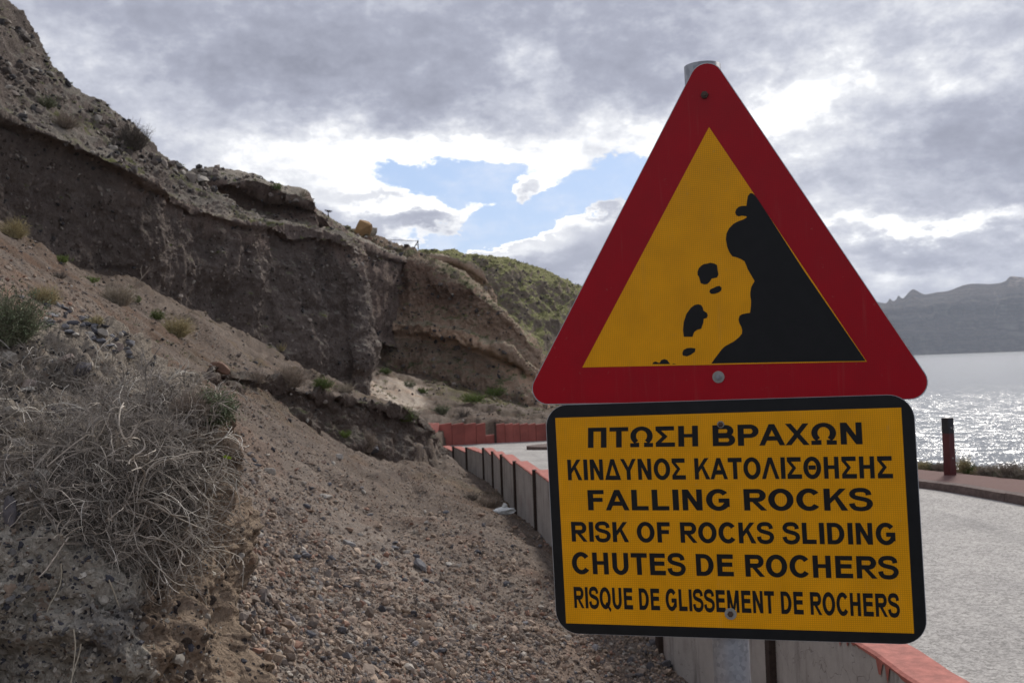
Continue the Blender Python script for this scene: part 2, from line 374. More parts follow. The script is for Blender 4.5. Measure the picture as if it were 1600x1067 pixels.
# ------------------------------------------------------------------ hillside height field over (bearing, log distance)
CP = [(1060, 1067, 8.1), (1010, 1000, 9), (832, 827, 16), (801, 799, 18.6), (780, 775, 21.2), (766, 759, 23.8), (752, 750, 26.4), (725, 736, 28.6), (703, 727, 31),
      (350, 1067, 3.9), (470, 1067, 4.6), (600, 1067, 5.56), (700, 1067, 6.3), (800, 1067, 7.2), (940, 1067, 7.9), (1100, 1200, 6.4), (800, 1250, 5.2), (600, 1250, 3.9), (400, 1250, 2.9), (1300, 1400, 4.2), (200, 1250, 2.4), (1000, 1700, 3.2), (400, 1700, 1.9),
      (600, 900, 8.2), (600, 800, 12.5), (600, 745, 17.5), (680, 745, 24), (720, 800, 15.5), (700, 900, 9.4), (800, 900, 10.2), (800, 1000, 8.0), (870, 900, 11.6),
      (400, 900, 5.8), (400, 800, 8.5), (400, 700, 13.2), (400, 625, 19.5), (330, 590, 17), (480, 700, 17), (480, 670, 22), (560, 712, 23), (620, 733, 25), (680, 733, 28.5), (500, 850, 8.6), (500, 960, 6.2),
      (400, 602, 21.5), (480, 622, 26), (560, 632, 28.5), (620, 648, 29), (655, 660, 29.5), (520, 600, 36), (350, 515, 40), (260, 475, 36), (200, 440, 34), (110, 405, 31), (0, 355, 28), (-150, 280, 24), (430, 560, 43), (500, 590, 46), (565, 622, 50),
      (200, 515, 17), (110, 475, 15), (0, 425, 12), (300, 560, 19), (60, 500, 9), (0, 580, 6.5), (100, 590, 8), (200, 625, 9), (300, 640, 11), (330, 720, 8), (350, 820, 6.0), (200, 800, 5), (100, 800, 4.2),
      (-200, 320, 12), (-200, 650, 4), (-300, 1000, 2.0), (-500, 200, 14), (-500, 700, 3), (100, 1100, 2.6),
      (640, 690, 40), (600, 640, 52), (580, 600, 62), (650, 648, 60), (600, 583, 76), (560, 560, 85), (620, 575, 86), (700, 590, 90), (760, 605, 92), (810, 619, 92), (850, 645, 92), (690, 662, 47), (750, 663, 48), (850, 664, 50), (950, 668, 52), (750, 632, 64), (700, 622, 70), (800, 640, 74), (850, 655, 72), (1000, 670, 80), (900, 640, 110), (1050, 660, 120), (760, 610, 130), (500, 550, 130), (500, 560, 95)]
cp = np.array(CP, float); cw = AT(cp)
def uv_of(X, Y): return np.stack([X/Y*2.2, np.log(Y)], 1)
BX = np.array([-0.42, -0.33, -0.27, -0.205, -0.155, -0.115, -0.085, -0.072]); BD = np.array([15, 16.5, 19, 22, 24, 25.5, 27.5, 29])*1.05; BH = np.array([0, 6, 14, 24, 42, 62, 56, 0])*.55
def step(lnr): return ss(lnr, -.008, .022)*(1-ss(lnr, .12, .42))
Q = uv_of(cw[:, 0], cw[:, 1]); E = (cw[:, 2]-CAMZ)/cw[:, 1]
_u = cw[:, 0]/cw[:, 1]; E = E-np.interp(_u, BX, BH, left=0, right=0)/F*step(np.log(cw[:, 1]/np.interp(_u, BX, BD)))
def phi(a, b):
    d = np.sqrt(((a[:, None, :]-b[None, :, :])**2).sum(2)+1e-4); return d
n_ = len(Q); A_ = np.zeros((n_+3, n_+3)); A_[:n_, :n_] = phi(Q, Q)-np.eye(n_)*.004; A_[:n_, n_:] = np.hstack([np.ones((n_, 1)), Q]); A_[n_:, :n_] = A_[:n_, n_:].T
sol = np.linalg.solve(A_, np.concatenate([E, np.zeros(3)]))
def hf(X, Y):
    q = uv_of(X, Y); o = np.zeros(len(q))
    for i in range(0, len(q), 20000):
        k = q[i:i+20000]; o[i:i+20000] = phi(k, Q)@sol[:n_]+np.hstack([np.ones((len(k), 1)), k])@sol[n_:]
    return CAMZ+o*Y
# the eroded bank that runs across the slope
def ground(X, Y):
    z = hf(X, Y); u = X/Y
    P = np.stack([X, Y, z], 1)
    wob = fbm(np.stack([X*.8, Y*.35, z*0], 1), 4, 3)*.06
    bd = np.interp(u+wob*.1, BX, BD)*(1+wob); bh = np.interp(u, BX, BH, left=0, right=0)/F*Y*(1+.15*fbm(P*np.array([1.1, .5, 0]), 3, 8))
    lnr = np.log(Y/bd)
    z = z+bh*step(lnr)
    # roughness of the slope; stones up close
    hill = (X < wallx(Y)) | (Y > 46)
    rough = fbm(np.stack([X*.55, Y*.4, z*0], 1), 6, 11)*.028*np.minimum(Y, 30)**.75
    rough += ridged(np.stack([X*1.5, Y*.7, z*0+3], 1), 4, 31)*.006*np.minimum(Y, 40)**.8*ss(Y, 9, 18)
    fine = fbm(np.stack([X*9, Y*9, z*0], 1), 4, 5)*.006*np.minimum(Y, 8)**.8
    fade = ss(np.where(Y < 45, wallx(Y)-X, 9), 0, .8)
    z = z+(rough*(.25+.75*fade)+fine)
    rz = roadz(Y)-.35+.44*ss(X, kerbx(Y)+1.18, kerbx(Y)+1.32)
    onroad = np.where(Y < 45.0, ss(X, wallx(Y)+.04, wallx(Y)+.10), 0)
    z = z*(1-onroad)+rz*onroad
    onroad2 = (1-ss(Y, 45.6, 47.5))*ss(X, wallx(Y)+.04, wallx(Y)+.10)
    z = np.where(Y >= 45.0, z*(1-onroad2)+rz*onroad2, z)
    ex = edgex(Y); z = z-np.maximum(X-ex, 0)*1.5-np.maximum(X-ex-14, 0)*1.0
    return np.maximum(z, -22.0)
NU, NV = 900, 620
uu = np.concatenate([np.linspace(-.95, .20, 720), np.linspace(.2, .95, 181)[1:]]); yy = np.exp(np.linspace(math.log(1.2), math.log(150), NV))
U_, Y_ = np.meshgrid(uu, yy); X_ = U_*Y_
Z_ = ground(X_.ravel(), Y_.ravel()).reshape(Y_.shape)
G = np.dstack([X_, Y_, Z_])
ter = mesh_np('hillside_terrain', G.reshape(-1, 3), gridfaces(NV, len(uu)), M_soil, None, True)
tag(ter, kind='structure')
# tints of the ground itself: reddish earth, pale ash road bank, green and grey patches
Vt = G.reshape(-1, 3); tone = np.ones((len(Vt), 3))
pxs, pys = px_of(Vt)
def tint(mask, col):
    global tone
    tone = tone*(1-mask[:, None])+tone*np.array(col)[None, :]*mask[:, None]
nz1 = fbm(Vt*np.array([.5, .5, .5]), 5, 21); nz2 = fbm(Vt*1.7, 5, 22)
far = ss(Vt[:, 1], 14, 24)
tint(ss(Vt[:, 1], 9, 17)*(.7+.3*ss(nz1, -.2, .5)), (.60, .55, .51))
tint(ss(nz2+nz1*.5, .2, .8)*.5, (1.10, .90, .80))
redz = ss(Vt[:, 1], 8, 11)*(1-ss(Vt[:, 1], 20, 26))*ss(-Vt[:, 0]/Vt[:, 1], .25, .33)
tint(redz*ss(nz2, -.4, .3), (.85, .74, .66))
gx, gy = Vt[:, 0], Vt[:, 1]
def area(px, py, d, rx, rd, e=.5):
    c = at(px, py, d); q = ((gx-c[0])/rx)**2+((gy-c[1])/rd)**2
    return 1-ss(q+nz2*.35, 1-e, 1+e)
tint(area(606, 612, 60, 2.0, 13), (3.1, 3.4, 3.5))
tint(area(770, 625, 74, 4.2, 9)*ss(nz2, -.5, .1), (.80, .92, .50))
tint(area(640, 620, 66, 3.5, 3.0)*ss(nz2, -.2, .2)*.0, (.7, .85, .45))
tint(ss(gy, 50, 60)*ss(nz1, 0, .4)*(1-area(606, 612, 60, 2.0, 13))*.7, (.72, .72, .62))
runs = ss(ridged(np.stack([gx*.9+gy*.33, gy*.10, gx*0], 1), 4, 33), -.2, .9); tint(runs*.45*ss(gy, 4, 9), (.74, .70, .67))
_u = gx/gy; _l = np.log(gy/np.interp(_u, BX, BD)); bf = ss(_l, -.05, -.01)*(1-ss(_l, .05, .11))*ss(np.interp(_u, BX, BH, left=0, right=0), 4, 16)
tint(bf, (.62, .52, .45))
gre = ss(nz1+nz2*.5, .25, .6)*far*(1-ss(gy, 44, 48))
tint(gre*.5, (.9, 1.0, .70))
setcol(ter, tone)

# ------------------------------------------------------------------ sheets of cliff
def sheet(name, ctrl, nu, nv, M, disp, kind='structure', edge=.03):
    G = loft(ctrl, nu, nv); N = grid_normals(G)
    if (N[nv//2, nu//2]@(G[nv//2, nu//2]-CAM)) > 0: N = -N
    P = G.reshape(-1, 3); n = N.reshape(-1, 3); u, v = np.meshgrid(np.linspace(0, 1, nu), np.linspace(0, 1, nv))
    d, tn = disp(P, n, u.ravel(), v.ravel())
    P = P+n*d[:, None]
    o = mesh_np(name, P, gridfaces(nv, nu), M, None, True); setcol(o, tn); tag(o, kind=kind)
    return o, P.reshape(nv, nu, 3)
def cliff_disp(a, vert=1.0, strata=0.0, fine=1.0, sc=1.0):
    def f(P, n, u, v):
        steep = 1-np.clip(np.abs(n[:, 2]), 0, 1)
        Pv = P*np.array([.9, .9, .22])/sc
        d = a*(.9*fbm(P*.35/sc, 5, 41)+.45*vert*steep*ridged(Pv, 4, 51)+.30*fine*fbm(P*2.4/sc, 5, 61, .6))
        c, r = cell(P*2.2/sc, 71)
        d = d+a*.28*fine*np.maximum(0, .45-c)*(r > .55)+a*.10*fine*ridged(P*np.array([3.0, 3.0, 1.3])/sc, 3, 66)
        if strata: d = d+a*strata*np.tanh(3*vnoise(np.stack([P[:, 0]*.05, P[:, 1]*.05, P[:, 2]*1.1/sc+.15*vnoise(P*.3, 5)], 1), 81))
        t = np.ones((len(P), 3))*(1+.10*fbm(P*.6/sc, 4, 91))[:, None]
        return d, t
    return f
pxb = [-260, -120, 0, 110, 200, 300, 400, 480, 530, 556, 563]
base = [(-260, 230, 19), (-120, 290, 23), (0, 355, 27), (110, 405, 30), (200, 440, 33), (300, 492, 37), (400, 545, 41), (480, 578, 45), (535, 600, 47.5), (568, 622, 49), (576, 628, 58)]
lip = [(-260, 30, 18.5), (-120, 120, 22), (0, 183, 26), (110, 226, 29), (225, 283, 32.5), (290, 322, 36), (375, 350, 40), (450, 358, 44), (520, 369, 46.5), (552, 393, 48.3), (558, 402, 57)]
crest = [(-260, -260, 26), (-120, -110, 30), (-5, 10, 34), (80, 108, 38), (168, 176, 41), (242, 252, 43), (300, 288, 45), (375, 330, 47), (454, 352, 48.5), (530, 364, 50), (558, 396, 57.5)]
def lerp_row(a, b, t, dd=0.0, dy=0.0): return [((1-t)*x[0]+t*y[0], (1-t)*x[1]+t*y[1]+dy, (1-t)*x[2]+t*y[2]+dd) for x, y in zip(a, b)]
rows = [[(x, y+90, d+.2) for x, y, d in base], base, lerp_row(base, lip, .5, .25), lerp_row(base, lip, .85, .35), lerp_row(base, lip, .95, .2), lerp_row(base, lip, 1.0, -.25, -2),
        lerp_row(lip, crest, .12, -.1), lerp_row(lip, crest, .5, -.8), crest, [(x+10, y+25, d+5) for x, y, d in crest], [(x+20, y+180, d+9) for x, y, d in crest]]
base_disp = cliff_disp(.42, 1.0, .25, 1.0, 1.3)
def disp1(P, n, u, v):
    d, t = base_disp(P, n, u, v)
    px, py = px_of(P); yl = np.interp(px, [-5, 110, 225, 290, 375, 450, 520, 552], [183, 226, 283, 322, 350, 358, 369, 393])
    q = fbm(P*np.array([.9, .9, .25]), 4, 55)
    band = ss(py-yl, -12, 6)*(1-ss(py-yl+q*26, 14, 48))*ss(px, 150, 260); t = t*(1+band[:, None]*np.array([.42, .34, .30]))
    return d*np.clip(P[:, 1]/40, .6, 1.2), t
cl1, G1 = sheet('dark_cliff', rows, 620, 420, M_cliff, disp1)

kc = [(180, 300, 70), (240, 300, 68), (295, 283, 66), (332, 276, 65), (378, 279, 65), (430, 296, 66), (468, 303, 66.5), (488, 314, 67), (496, 330, 70), (530, 350, 74), (560, 372, 78), (600, 388, 84), (640, 400, 90)]
rows = [[(x, y+150, d-1) for x, y, d in kc], [(x, y+62, d-1.5) for x, y, d in kc], [(x, y+30, d-1.0) for x, y, d in kc], [(x, y+17, d-1.0) for x, y, d in kc], [(x, y+12, d-2.0) for x, y, d in kc], [(x, y+3, d-1.0) for x, y, d in kc], kc, [(x, y+14, d+5) for x, y, d in kc], [(x, y+160, d+10) for x, y, d in kc]]
kn, G2 = sheet('banded_knoll', rows, 420, 190, M_knoll, cliff_disp(.5, .5, .7, .8, 1.8))

top2 = [(430, 340, 88), (520, 362, 88), (560, 374, 89), (600, 387, 90), (650, 402, 89), (700, 430, 87), (740, 451, 85), (780, 483, 84), (812, 513, 85), (838, 551, 88), (846, 575, 100)]
led = [(430, 490, 86), (520, 492, 86), (560, 493, 86), (605, 500, 86), (655, 506, 85.5), (704, 512, 84.5), (746, 524, 83.5), (787, 540, 83), (820, 566, 84), (842, 596, 88), (848, 610, 100)]
bas2 = [(430, 565, 85), (520, 562, 85), (560, 562, 85), (602, 570, 85), (652, 580, 84.5), (704, 590, 83.5), (752, 600, 82.5), (800, 612, 82), (830, 626, 83), (850, 648, 88), (852, 660, 100)]
rows = [[(x, y+60, d) for x, y, d in bas2], bas2, lerp_row(led, bas2, .55, .7), lerp_row(led, bas2, .34, .8), lerp_row(led, bas2, .24, -.3), lerp_row(led, bas2, 0, -.5), lerp_row(led, top2, .06, .4), lerp_row(led, top2, .5, .4), top2,
        [(x+5, y+6, d+7) for x, y, d in top2], [(x+12, y+120, d+12) for x, y, d in top2]]
d2f = cliff_disp(.62, 1.1, .22, 1.1, 1.7)
def disp2(P, n, u, v):
    d, t = d2f(P, n, u, v); px, py = px_of(P)
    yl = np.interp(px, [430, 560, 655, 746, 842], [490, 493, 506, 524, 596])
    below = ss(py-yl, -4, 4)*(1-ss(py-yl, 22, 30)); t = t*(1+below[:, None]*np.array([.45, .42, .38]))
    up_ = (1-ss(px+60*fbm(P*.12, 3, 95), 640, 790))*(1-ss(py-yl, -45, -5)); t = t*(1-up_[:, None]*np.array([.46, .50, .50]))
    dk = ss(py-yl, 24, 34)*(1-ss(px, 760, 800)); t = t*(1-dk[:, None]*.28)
    return d, t
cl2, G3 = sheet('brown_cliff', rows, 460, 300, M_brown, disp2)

gh = [(560, 420, 150), (640, 402, 150), (665, 397, 150), (700, 397, 152), (750, 401, 156), (800, 410, 162), (850, 425, 170), (882, 441, 176), (905, 456, 180), (950, 490, 185), (1010, 530, 190), (1060, 566, 195)]
gb = [(560, 520, 100), (640, 530, 104), (665, 540, 106), (700, 545, 108), (750, 560, 110), (800, 575, 112), (850, 600, 114), (882, 612, 116), (905, 625, 118), (950, 640, 122), (1010, 655, 126), (1060, 670, 130)]
rows = [[(x, y+60, d-4) for x, y, d in gb], gb, lerp_row(gb, gh, .25, 2), lerp_row(gb, gh, .36, 14, 8), lerp_row(gb, gh, .65, 8), lerp_row(gb, gh, .9, 0), gh, [(x, y+12, d+14) for x, y, d in gh], [(x, y+110, d+30) for x, y, d in gh]]
def disp3(P, n, u, v):
    d, t = cliff_disp(1.1, .6, .15, 1.1, 4)(P, n, u, v)
    px, py = px_of(P)
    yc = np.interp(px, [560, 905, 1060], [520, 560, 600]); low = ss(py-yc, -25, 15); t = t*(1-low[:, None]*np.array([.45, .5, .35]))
    return d, t
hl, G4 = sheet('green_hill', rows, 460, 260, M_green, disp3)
# dark ledge along the head of the gully
lg = [(655, 399, 128), (690, 402, 126), (722, 409, 124), (748, 424, 122), (765, 448, 120), (772, 470, 119)]
rows = [[(x-2, y+50, d) for x, y, d in lg], [(x, y+24, d) for x, y, d in lg], [(x, y+8, d) for x, y, d in lg], [(x, y+3, d-1.5) for x, y, d in lg], lg, [(x, y+8, d+14) for x, y, d in lg], [(x, y+60, d+26) for x, y, d in lg]]
lgo, G5 = sheet('gully_ledge', rows, 150, 90, M_brown, cliff_disp(.8, .6, .3, .8, 3))

M_bank = rock_mat('bank_earth', (.085, .064, .052), (.15, .115, .094), (.24, .19, .16), (.23, .195, .165), 1.6, (.16, .17, .08), .2, .4, .5)
lipb = [(300, 590, 15.6), (335, 586, 16.4), (400, 597, 20), (478, 615, 22), (538, 624, 23.3), (590, 635, 24.6), (632, 646, 25.4), (656, 660, 26.5), (672, 688, 27.6), (686, 716, 28.8)]
ftb = [(300, 596, 15.5), (335, 588, 16.2), (400, 618, 19.6), (480, 655, 21.6), (540, 690, 22.8), (592, 712, 24), (632, 728, 24.8), (666, 736, 25.8), (690, 738, 27), (698, 740, 28.6)]
rows = [[(x, y+30, d) for x, y, d in ftb], ftb, lerp_row(ftb, lipb, .5, .3), lerp_row(ftb, lipb, .9, .25), lerp_row(ftb, lipb, 1.0, -.05), [(x, y-5, d*1.05) for x, y, d in lipb], [(x, y+4, d*1.14) for x, y, d in lipb], [(x, y+40, d*1.2) for x, y, d in lipb]]
_bd = cliff_disp(.30, 1.2, .3, 1.2, .8)
def dispb(P, n, u, v):
    d, t = _bd(P, n, u, v); return d*ss(u, 0, .12), t
bk, G7 = sheet('eroded_bank', rows, 420, 150, M_bank, dispb)

# ------------------------------------------------------------------ foreground outcrop of pale conglomerate
def conglo_fn(t):
    p = pos(t); a = attr(t)
    v1 = t.vor(p, 24.0); v2 = t.vor(p, 60.0)
    def sep(v): return t('ShaderNodeSeparateColor', {0: v.outputs['Color']}).outputs[0]
    n = t.noise(p, 5, 8, .7).outputs[0]; nf = t.noise(p, 40, 6, .75).outputs[0]
    ash = t.ramp(n, [(.3, (.33, .285, .235)), (.5, (.52, .47, .385)), (.72, (.68, .63, .54))])
    ash = t.mix(.5, ash, t.ramp(nf, [(.3, (.17, .15, .125)), (.7, (.50, .46, .39))]))
    st = [(0, (.045, .045, .055)), (.3, (.10, .095, .095)), (.45, (.22, .20, .17)), (.8, (.42, .39, .33)), (.95, (.26, .19, .14)), (1, (.16, .12, .095))]
    m1 = t.m('MULTIPLY', t.sstep(v1.outputs['Distance'], .42, .34), t.m('GREATER_THAN', sep(v1), .72))
    m2 = t.m('MULTIPLY', t.sstep(v2.outputs['Distance'], .42, .34), t.m('GREATER_THAN', sep(v2), .45))
    c = t.mix(m2, ash, t.ramp(t.m('FRACT', t.m('MULTIPLY', sep(v2), 13.0)), st))
    c = t.mix(m1, c, t.ramp(t.m('FRACT', t.m('MULTIPLY', sep(v1), 17.0)), st))
    c = t.mix(1.0, c, a, 'MULTIPLY')
    return {'Base Color': c, 'Roughness': .95, 'Specular IOR Level': .15, 'bump': [(v1.outputs['Distance'], .8, -.02), (v2.outputs['Distance'], .8, -.009), (n, .7, .05), (nf, .8, .012)]}
M_conglo = mat('pale_conglomerate', conglo_fn)
oc = [[(-220, 1350, 2.3), (-60, 1350, 2.35), (60, 1350, 2.4), (160, 1350, 2.45), (250, 1350, 2.5), (325, 1350, 2.65), (342, 1350, 2.9), (350, 1350, 3.4)],
      [(-220, 1100, 2.3), (-60, 1090, 2.4), (60, 1090, 2.45), (160, 1090, 2.5), (245, 1090, 2.55), (325, 1090, 2.7), (338, 1090, 3.0), (346, 1100, 3.6)],
      [(-220, 950, 2.35), (-60, 950, 2.4), (60, 950, 2.5), (150, 950, 2.5), (240, 940, 2.6), (315, 950, 2.75), (342, 950, 3.05), (352, 960, 3.8)],
      [(-220, 850, 2.5), (-60, 850, 2.55), (60, 850, 2.6), (150, 860, 2.65), (240, 870, 2.7), (308, 870, 2.85), (335, 860, 3.2), (345, 880, 4.0)],
      [(-220, 740, 2.7), (-60, 740, 2.75), (60, 740, 2.85), (150, 740, 2.9), (235, 745, 2.95), (300, 740, 3.1), (325, 740, 3.4), (335, 770, 4.2)],
      [(-220, 640, 3.1), (-60, 640, 3.1), (60, 635, 3.2), (150, 640, 3.25), (225, 650, 3.3), (285, 660, 3.4), (312, 670, 3.7), (325, 710, 4.4)],
      [(-220, 560, 3.6), (-60, 565, 3.6), (60, 570, 3.7), (140, 578, 3.8), (210, 592, 3.9), (265, 615, 4.0), (295, 635, 4.2), (315, 670, 4.8)],
      [(-220, 500, 4.3), (-60, 510, 4.4), (50, 520, 4.6), (130, 530, 4.8), (200, 555, 4.9), (250, 590, 5.0), (285, 615, 5.1), (305, 650, 5.4)],
      [(-220, 560, 6.0), (-60, 570, 6.2), (50, 590, 6.5), (130, 600, 6.8), (200, 620, 6.8), (250, 650, 6.6), (285, 680, 6.4), (305, 720, 6.2)]]
def dispo(P, n, u, v):
    d = .13*fbm(P*2.2, 5, 141, .55)+.03*ridged(P*5, 3, 145)
    c, r = cell(P*11, 151); d = d+.022*np.sqrt(np.maximum(0, .30-c*c))*(r > .6)*(.4+r)+.035*np.tanh(2.5*vnoise(P*np.array([1.6, 1.6, 5.0]), 147))
    c, r = cell(P*26, 161); d = d+.014*np.sqrt(np.maximum(0, .30-c*c))*(r > .4)
    c, r = cell(P*4.6, 171); d = d+.09*np.sqrt(np.maximum(0, .22-c*c))*(r > .72)
    d = d+.012*fbm(P*22, 4, 181, .6)
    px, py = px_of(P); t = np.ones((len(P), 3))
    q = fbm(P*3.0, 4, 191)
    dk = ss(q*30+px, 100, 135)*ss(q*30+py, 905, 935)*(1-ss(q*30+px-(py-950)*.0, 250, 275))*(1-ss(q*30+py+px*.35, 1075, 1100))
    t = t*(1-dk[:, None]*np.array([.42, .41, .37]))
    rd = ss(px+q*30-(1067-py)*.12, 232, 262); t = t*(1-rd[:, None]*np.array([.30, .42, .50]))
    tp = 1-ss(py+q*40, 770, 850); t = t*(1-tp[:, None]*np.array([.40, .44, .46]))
    return d, t
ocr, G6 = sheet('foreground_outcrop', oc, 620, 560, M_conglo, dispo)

# ------------------------------------------------------------------ surfaces to place things on
def bvh_of(o):
    me = o.data; v = np.empty(len(me.vertices)*3, np.float32); me.vertices.foreach_get('co', v)
    f = np.empty(len(me.polygons)*4, np.int32); me.polygons.foreach_get('vertices', f)
    return v.reshape(-1, 3), f.reshape(-1, 4)
def make_bvh(objs):
    Vs, Fs, b = [], [], 0
    for o in objs:
        v, f = bvh_of(o); Vs.append(v); Fs.append(f+b); b += len(v)
    return BVHTree.FromPolygons(np.concatenate(Vs).tolist(), np.concatenate(Fs).tolist())
BV = make_bvh([ter, bk, cl1, kn, cl2, hl, lgo, ocr])
BO = make_bvh([ocr]); BT = make_bvh([ter])
NTER = len(ter.data.polygons); LAST = 0
def hit(px, py, b=None):
    global LAST
    d = Vector(ray(px, py)); r = (b or BV).ray_cast(Vector(CAM), d)
    if r[0] is None: return None
    LAST = r[2]
    return np.array(r[0]), np.array(r[1])*(1 if r[1].dot(d) < 0 else -1)
def drop(x, y, b=None):
    r = (b or BT).ray_cast(Vector((x, y, 60)), Vector((0, 0, -1)))
    return (np.array(r[0]), np.array(r[1])) if r[0] else None
# ------------------------------------------------------------------ warning sign
SH_ = RT*5150+UP*284-fwd*1556; SH_ /= np.linalg.norm(SH_)
SV_ = RT*-.0505+UP+fwd*.0154; SV_ -= SH_*(SV_@SH_); SV_ /= np.linalg.norm(SV_)
SN_ = np.cross(SH_, SV_)
P0 = at(1147, 800, 2.10)
def sgn(px, py, off=0.0):
    d = ray(px, py); t = ((P0+SN_*off-CAM)@SN_)/(d@SN_); return CAM+d*t
def pl(px, py):
    q = sgn(px, py)-P0; return np.array([q@SH_, q@SV_])
def pw(p, off): return P0+SH_*p[0]+SV_*p[1]+SN_*off
def rounded(pts, r, seg=9):
    out = []; n = len(pts)
    for i in range(n):
        p = pts[i]; a = pts[i-1]-p; b = pts[(i+1) % n]-p; a /= np.linalg.norm(a); b /= np.linalg.norm(b)
        half = math.acos(np.clip(a@b, -1, 1))/2; bis = a+b; bis /= np.linalg.norm(bis)
        c = p+bis*(r/math.sin(half)); t1 = p+a*(r/math.tan(half)); t2 = p+b*(r/math.tan(half))
        a0 = math.atan2(*(t1-c)[::-1]); a1 = math.atan2(*(t2-c)[::-1]); d = (a1-a0+PI) % (2*PI)-PI
        out += [c+r*np.array([math.cos(a0+d*k/seg), math.sin(a0+d*k/seg)]) for k in range(seg+1)]
    return out
def plate(mb, pts2, off, th):
    mb.prism([pw(p, off-th) for p in pts2], np.zeros(3), SN_*th); return mb

def hexmask(t, sc):
    """fine net of the retroreflective sheet, in the plane of the plates"""
    p = pos(t)
    x = t('ShaderNodeVectorMath', {0: p, 1: tuple(SH_)}, operation='DOT_PRODUCT').outputs['Value']
    y = t('ShaderNodeVectorMath', {0: p, 1: tuple(SV_)}, operation='DOT_PRODUCT').outputs['Value']
    w = t('ShaderNodeCombineXYZ', {0: t.m('MULTIPLY', x, 1/sc), 1: t.m('MULTIPLY', y, 1/sc)}).outputs[0]
    v = t('ShaderNodeTexVoronoi', {'Vector': w, 'Scale': 1.0, 'Randomness': 0.12}, feature='DISTANCE_TO_EDGE', voronoi_dimensions='2D')
    return v.outputs['Distance'], x, y
def film(name, col, net, netmul, rough, spec, streak=.06):
    def fn(t):
        d, x, y = hexmask(t, net)
        line = t.sstep(d, .20, .06)
        p = pos(t); n = t.noise(p, 14, 6, .6).outputs[0]
        st = t.noise(t('ShaderNodeCombineXYZ', {0: t.m('MULTIPLY', x, 90.0), 1: t.m('MULTIPLY', y, 5.0)}).outputs[0], 1.0, 4, .6).outputs[0]
        c = t.mix(line, col, tuple(q*netmul for q in col))
        c = t.mix(1.0, c, t.ramp(n, [(.3, (1-streak*1.6,)*3), (.7, (1+streak,)*3)]), 'MULTIPLY')
        c = t.mix(t.m('MULTIPLY', t.sstep(st, .56, .78), .08), c, (.30, .25, .20))
        c = t.mix(t.m('MULTIPLY', t.sstep(t.noise(p, 55, 5, .7).outputs[0], .64, .72), .15), c, (.30, .26, .22))
        return {'Base Color': c, 'Roughness': t.ramp(n, [(.3, rough*.85), (.7, rough*1.25)]), 'Specular IOR Level': spec, 'Coat Weight': .08, 'Coat Roughness': .25, 'bump': [(d, .10, .0004), (n, .12, .004)]}
    return mat(name, fn)
M_yel = film('yellow_sheeting', (.90, .385, .004), .0042, .76, .45, .14)
M_red = film('red_sheeting', (.39, .001, .009), .0036, .84, .36, .17)
M_blk = simple('black_film', (.011, .011, .011), .40, 30, .3, .06, .001, .22)
M_let = simple('black_lettering', (.011, .011, .011), .45, 30, .2, .03, .001, .2)
M_alu = simple('aluminium_plate', (.42, .42, .42), .45, 40, .15, .1, .001, .5, .6)
def galv_fn(t):
    p = pos(t); v = t.vor(p, 110.0); n = t.noise(p, 6, 7, .7).outputs[0]
    c = t.ramp(t('ShaderNodeSeparateColor', {0: v.outputs['Color']}).outputs[0], [(0, (.25, .255, .27)), (1, (.36, .365, .38))])
    c = t.mix(1.0, c, t.ramp(n, [(.3, (.75, .75, .75)), (.7, (1.15, 1.15, 1.15))]), 'MULTIPLY')
    return {'Base Color': c, 'Roughness': .52, 'Metallic': .55, 'Specular IOR Level': .5, 'bump': [(n, .1, .003)]}
M_galv = mat('galvanised_steel', galv_fn)
M_rust = simple('rusty_steel', (.085, .055, .042), .8, 60, .5, .4, .002, .3)
M_plast = simple('weathered_washer', (.30, .29, .26), .6, 80, .2, .1, .001, .3)
M_cap = simple('dark_cap', (.05, .055, .06), .6, 50, .2, .1, .001, .3)

base_pole = sgn(1141, 1000, -.055)
gz = drop(base_pole[0]+.05, base_pole[1])
zb = (gz[0][2] if gz is not None else 0)-.25
axis_dn = -SV_
kk = (zb-base_pole[2])/axis_dn[2]; pole_bot = base_pole+axis_dn*kk
sign = empty('warning_sign', pole_bot+np.array([0, 0, .25]))
tag(sign, 'triangular red and yellow falling rocks sign above a yellow text plate on a steel pole', 'road sign')
RP = .0392
pt = sgn(1097.2, 103.5, -(RP+.012)); pbt = sgn(1141.5, 1003, -(RP+.012)); ax = pbt-pt; ax /= np.linalg.norm(ax)
L = (zb-pt[2])/ax[2]
pole = MB().tube(pt+ax*L, pt, RP, RP, 48).build('pole', M_galv, sign, True)
pole.data.polygons.foreach_set('use_smooth', [len(p.vertices) == 4 for p in pole.data.polygons])
capo = MB().tube(pt+ax*.005, pt-ax*.003, RP+.0035, RP+.0030, 48).build('pole_cap', M_cap, pole); capo.location = -pole.location*0
def reparent(o, par):      # parts are made in the thing's own frame; sub-parts share it
    o.parent = par; o.location = (0, 0, 0)
reparent(capo, pole)
tri = [pl(1101.6, 72.8), pl(815, 632.4), pl(1473, 623.5)]
tp = plate(MB(), rounded(tri, .035), 0, .0025).build('triangular_plate', M_alu, sign)
def shrink(pts, d):
    c = sum(pts)/len(pts); return [p+(c-p)/np.linalg.norm(c-p)*d for p in pts]
o = plate(MB(), rounded(shrink(tri, .0030), .034), .0005, .0003).build('red_border', M_red, sign); reparent(o, tp)
yin = [pl(1108, 199), pl(910, 574), pl(1354.5, 565)]
o = plate(MB(), yin, .0010, .0003).build('yellow_field', M_yel, sign); reparent(o, tp)
Z4 = lambda L_: [(1000+x/3.1375, 280+y/3.1375) for x, y in L_]
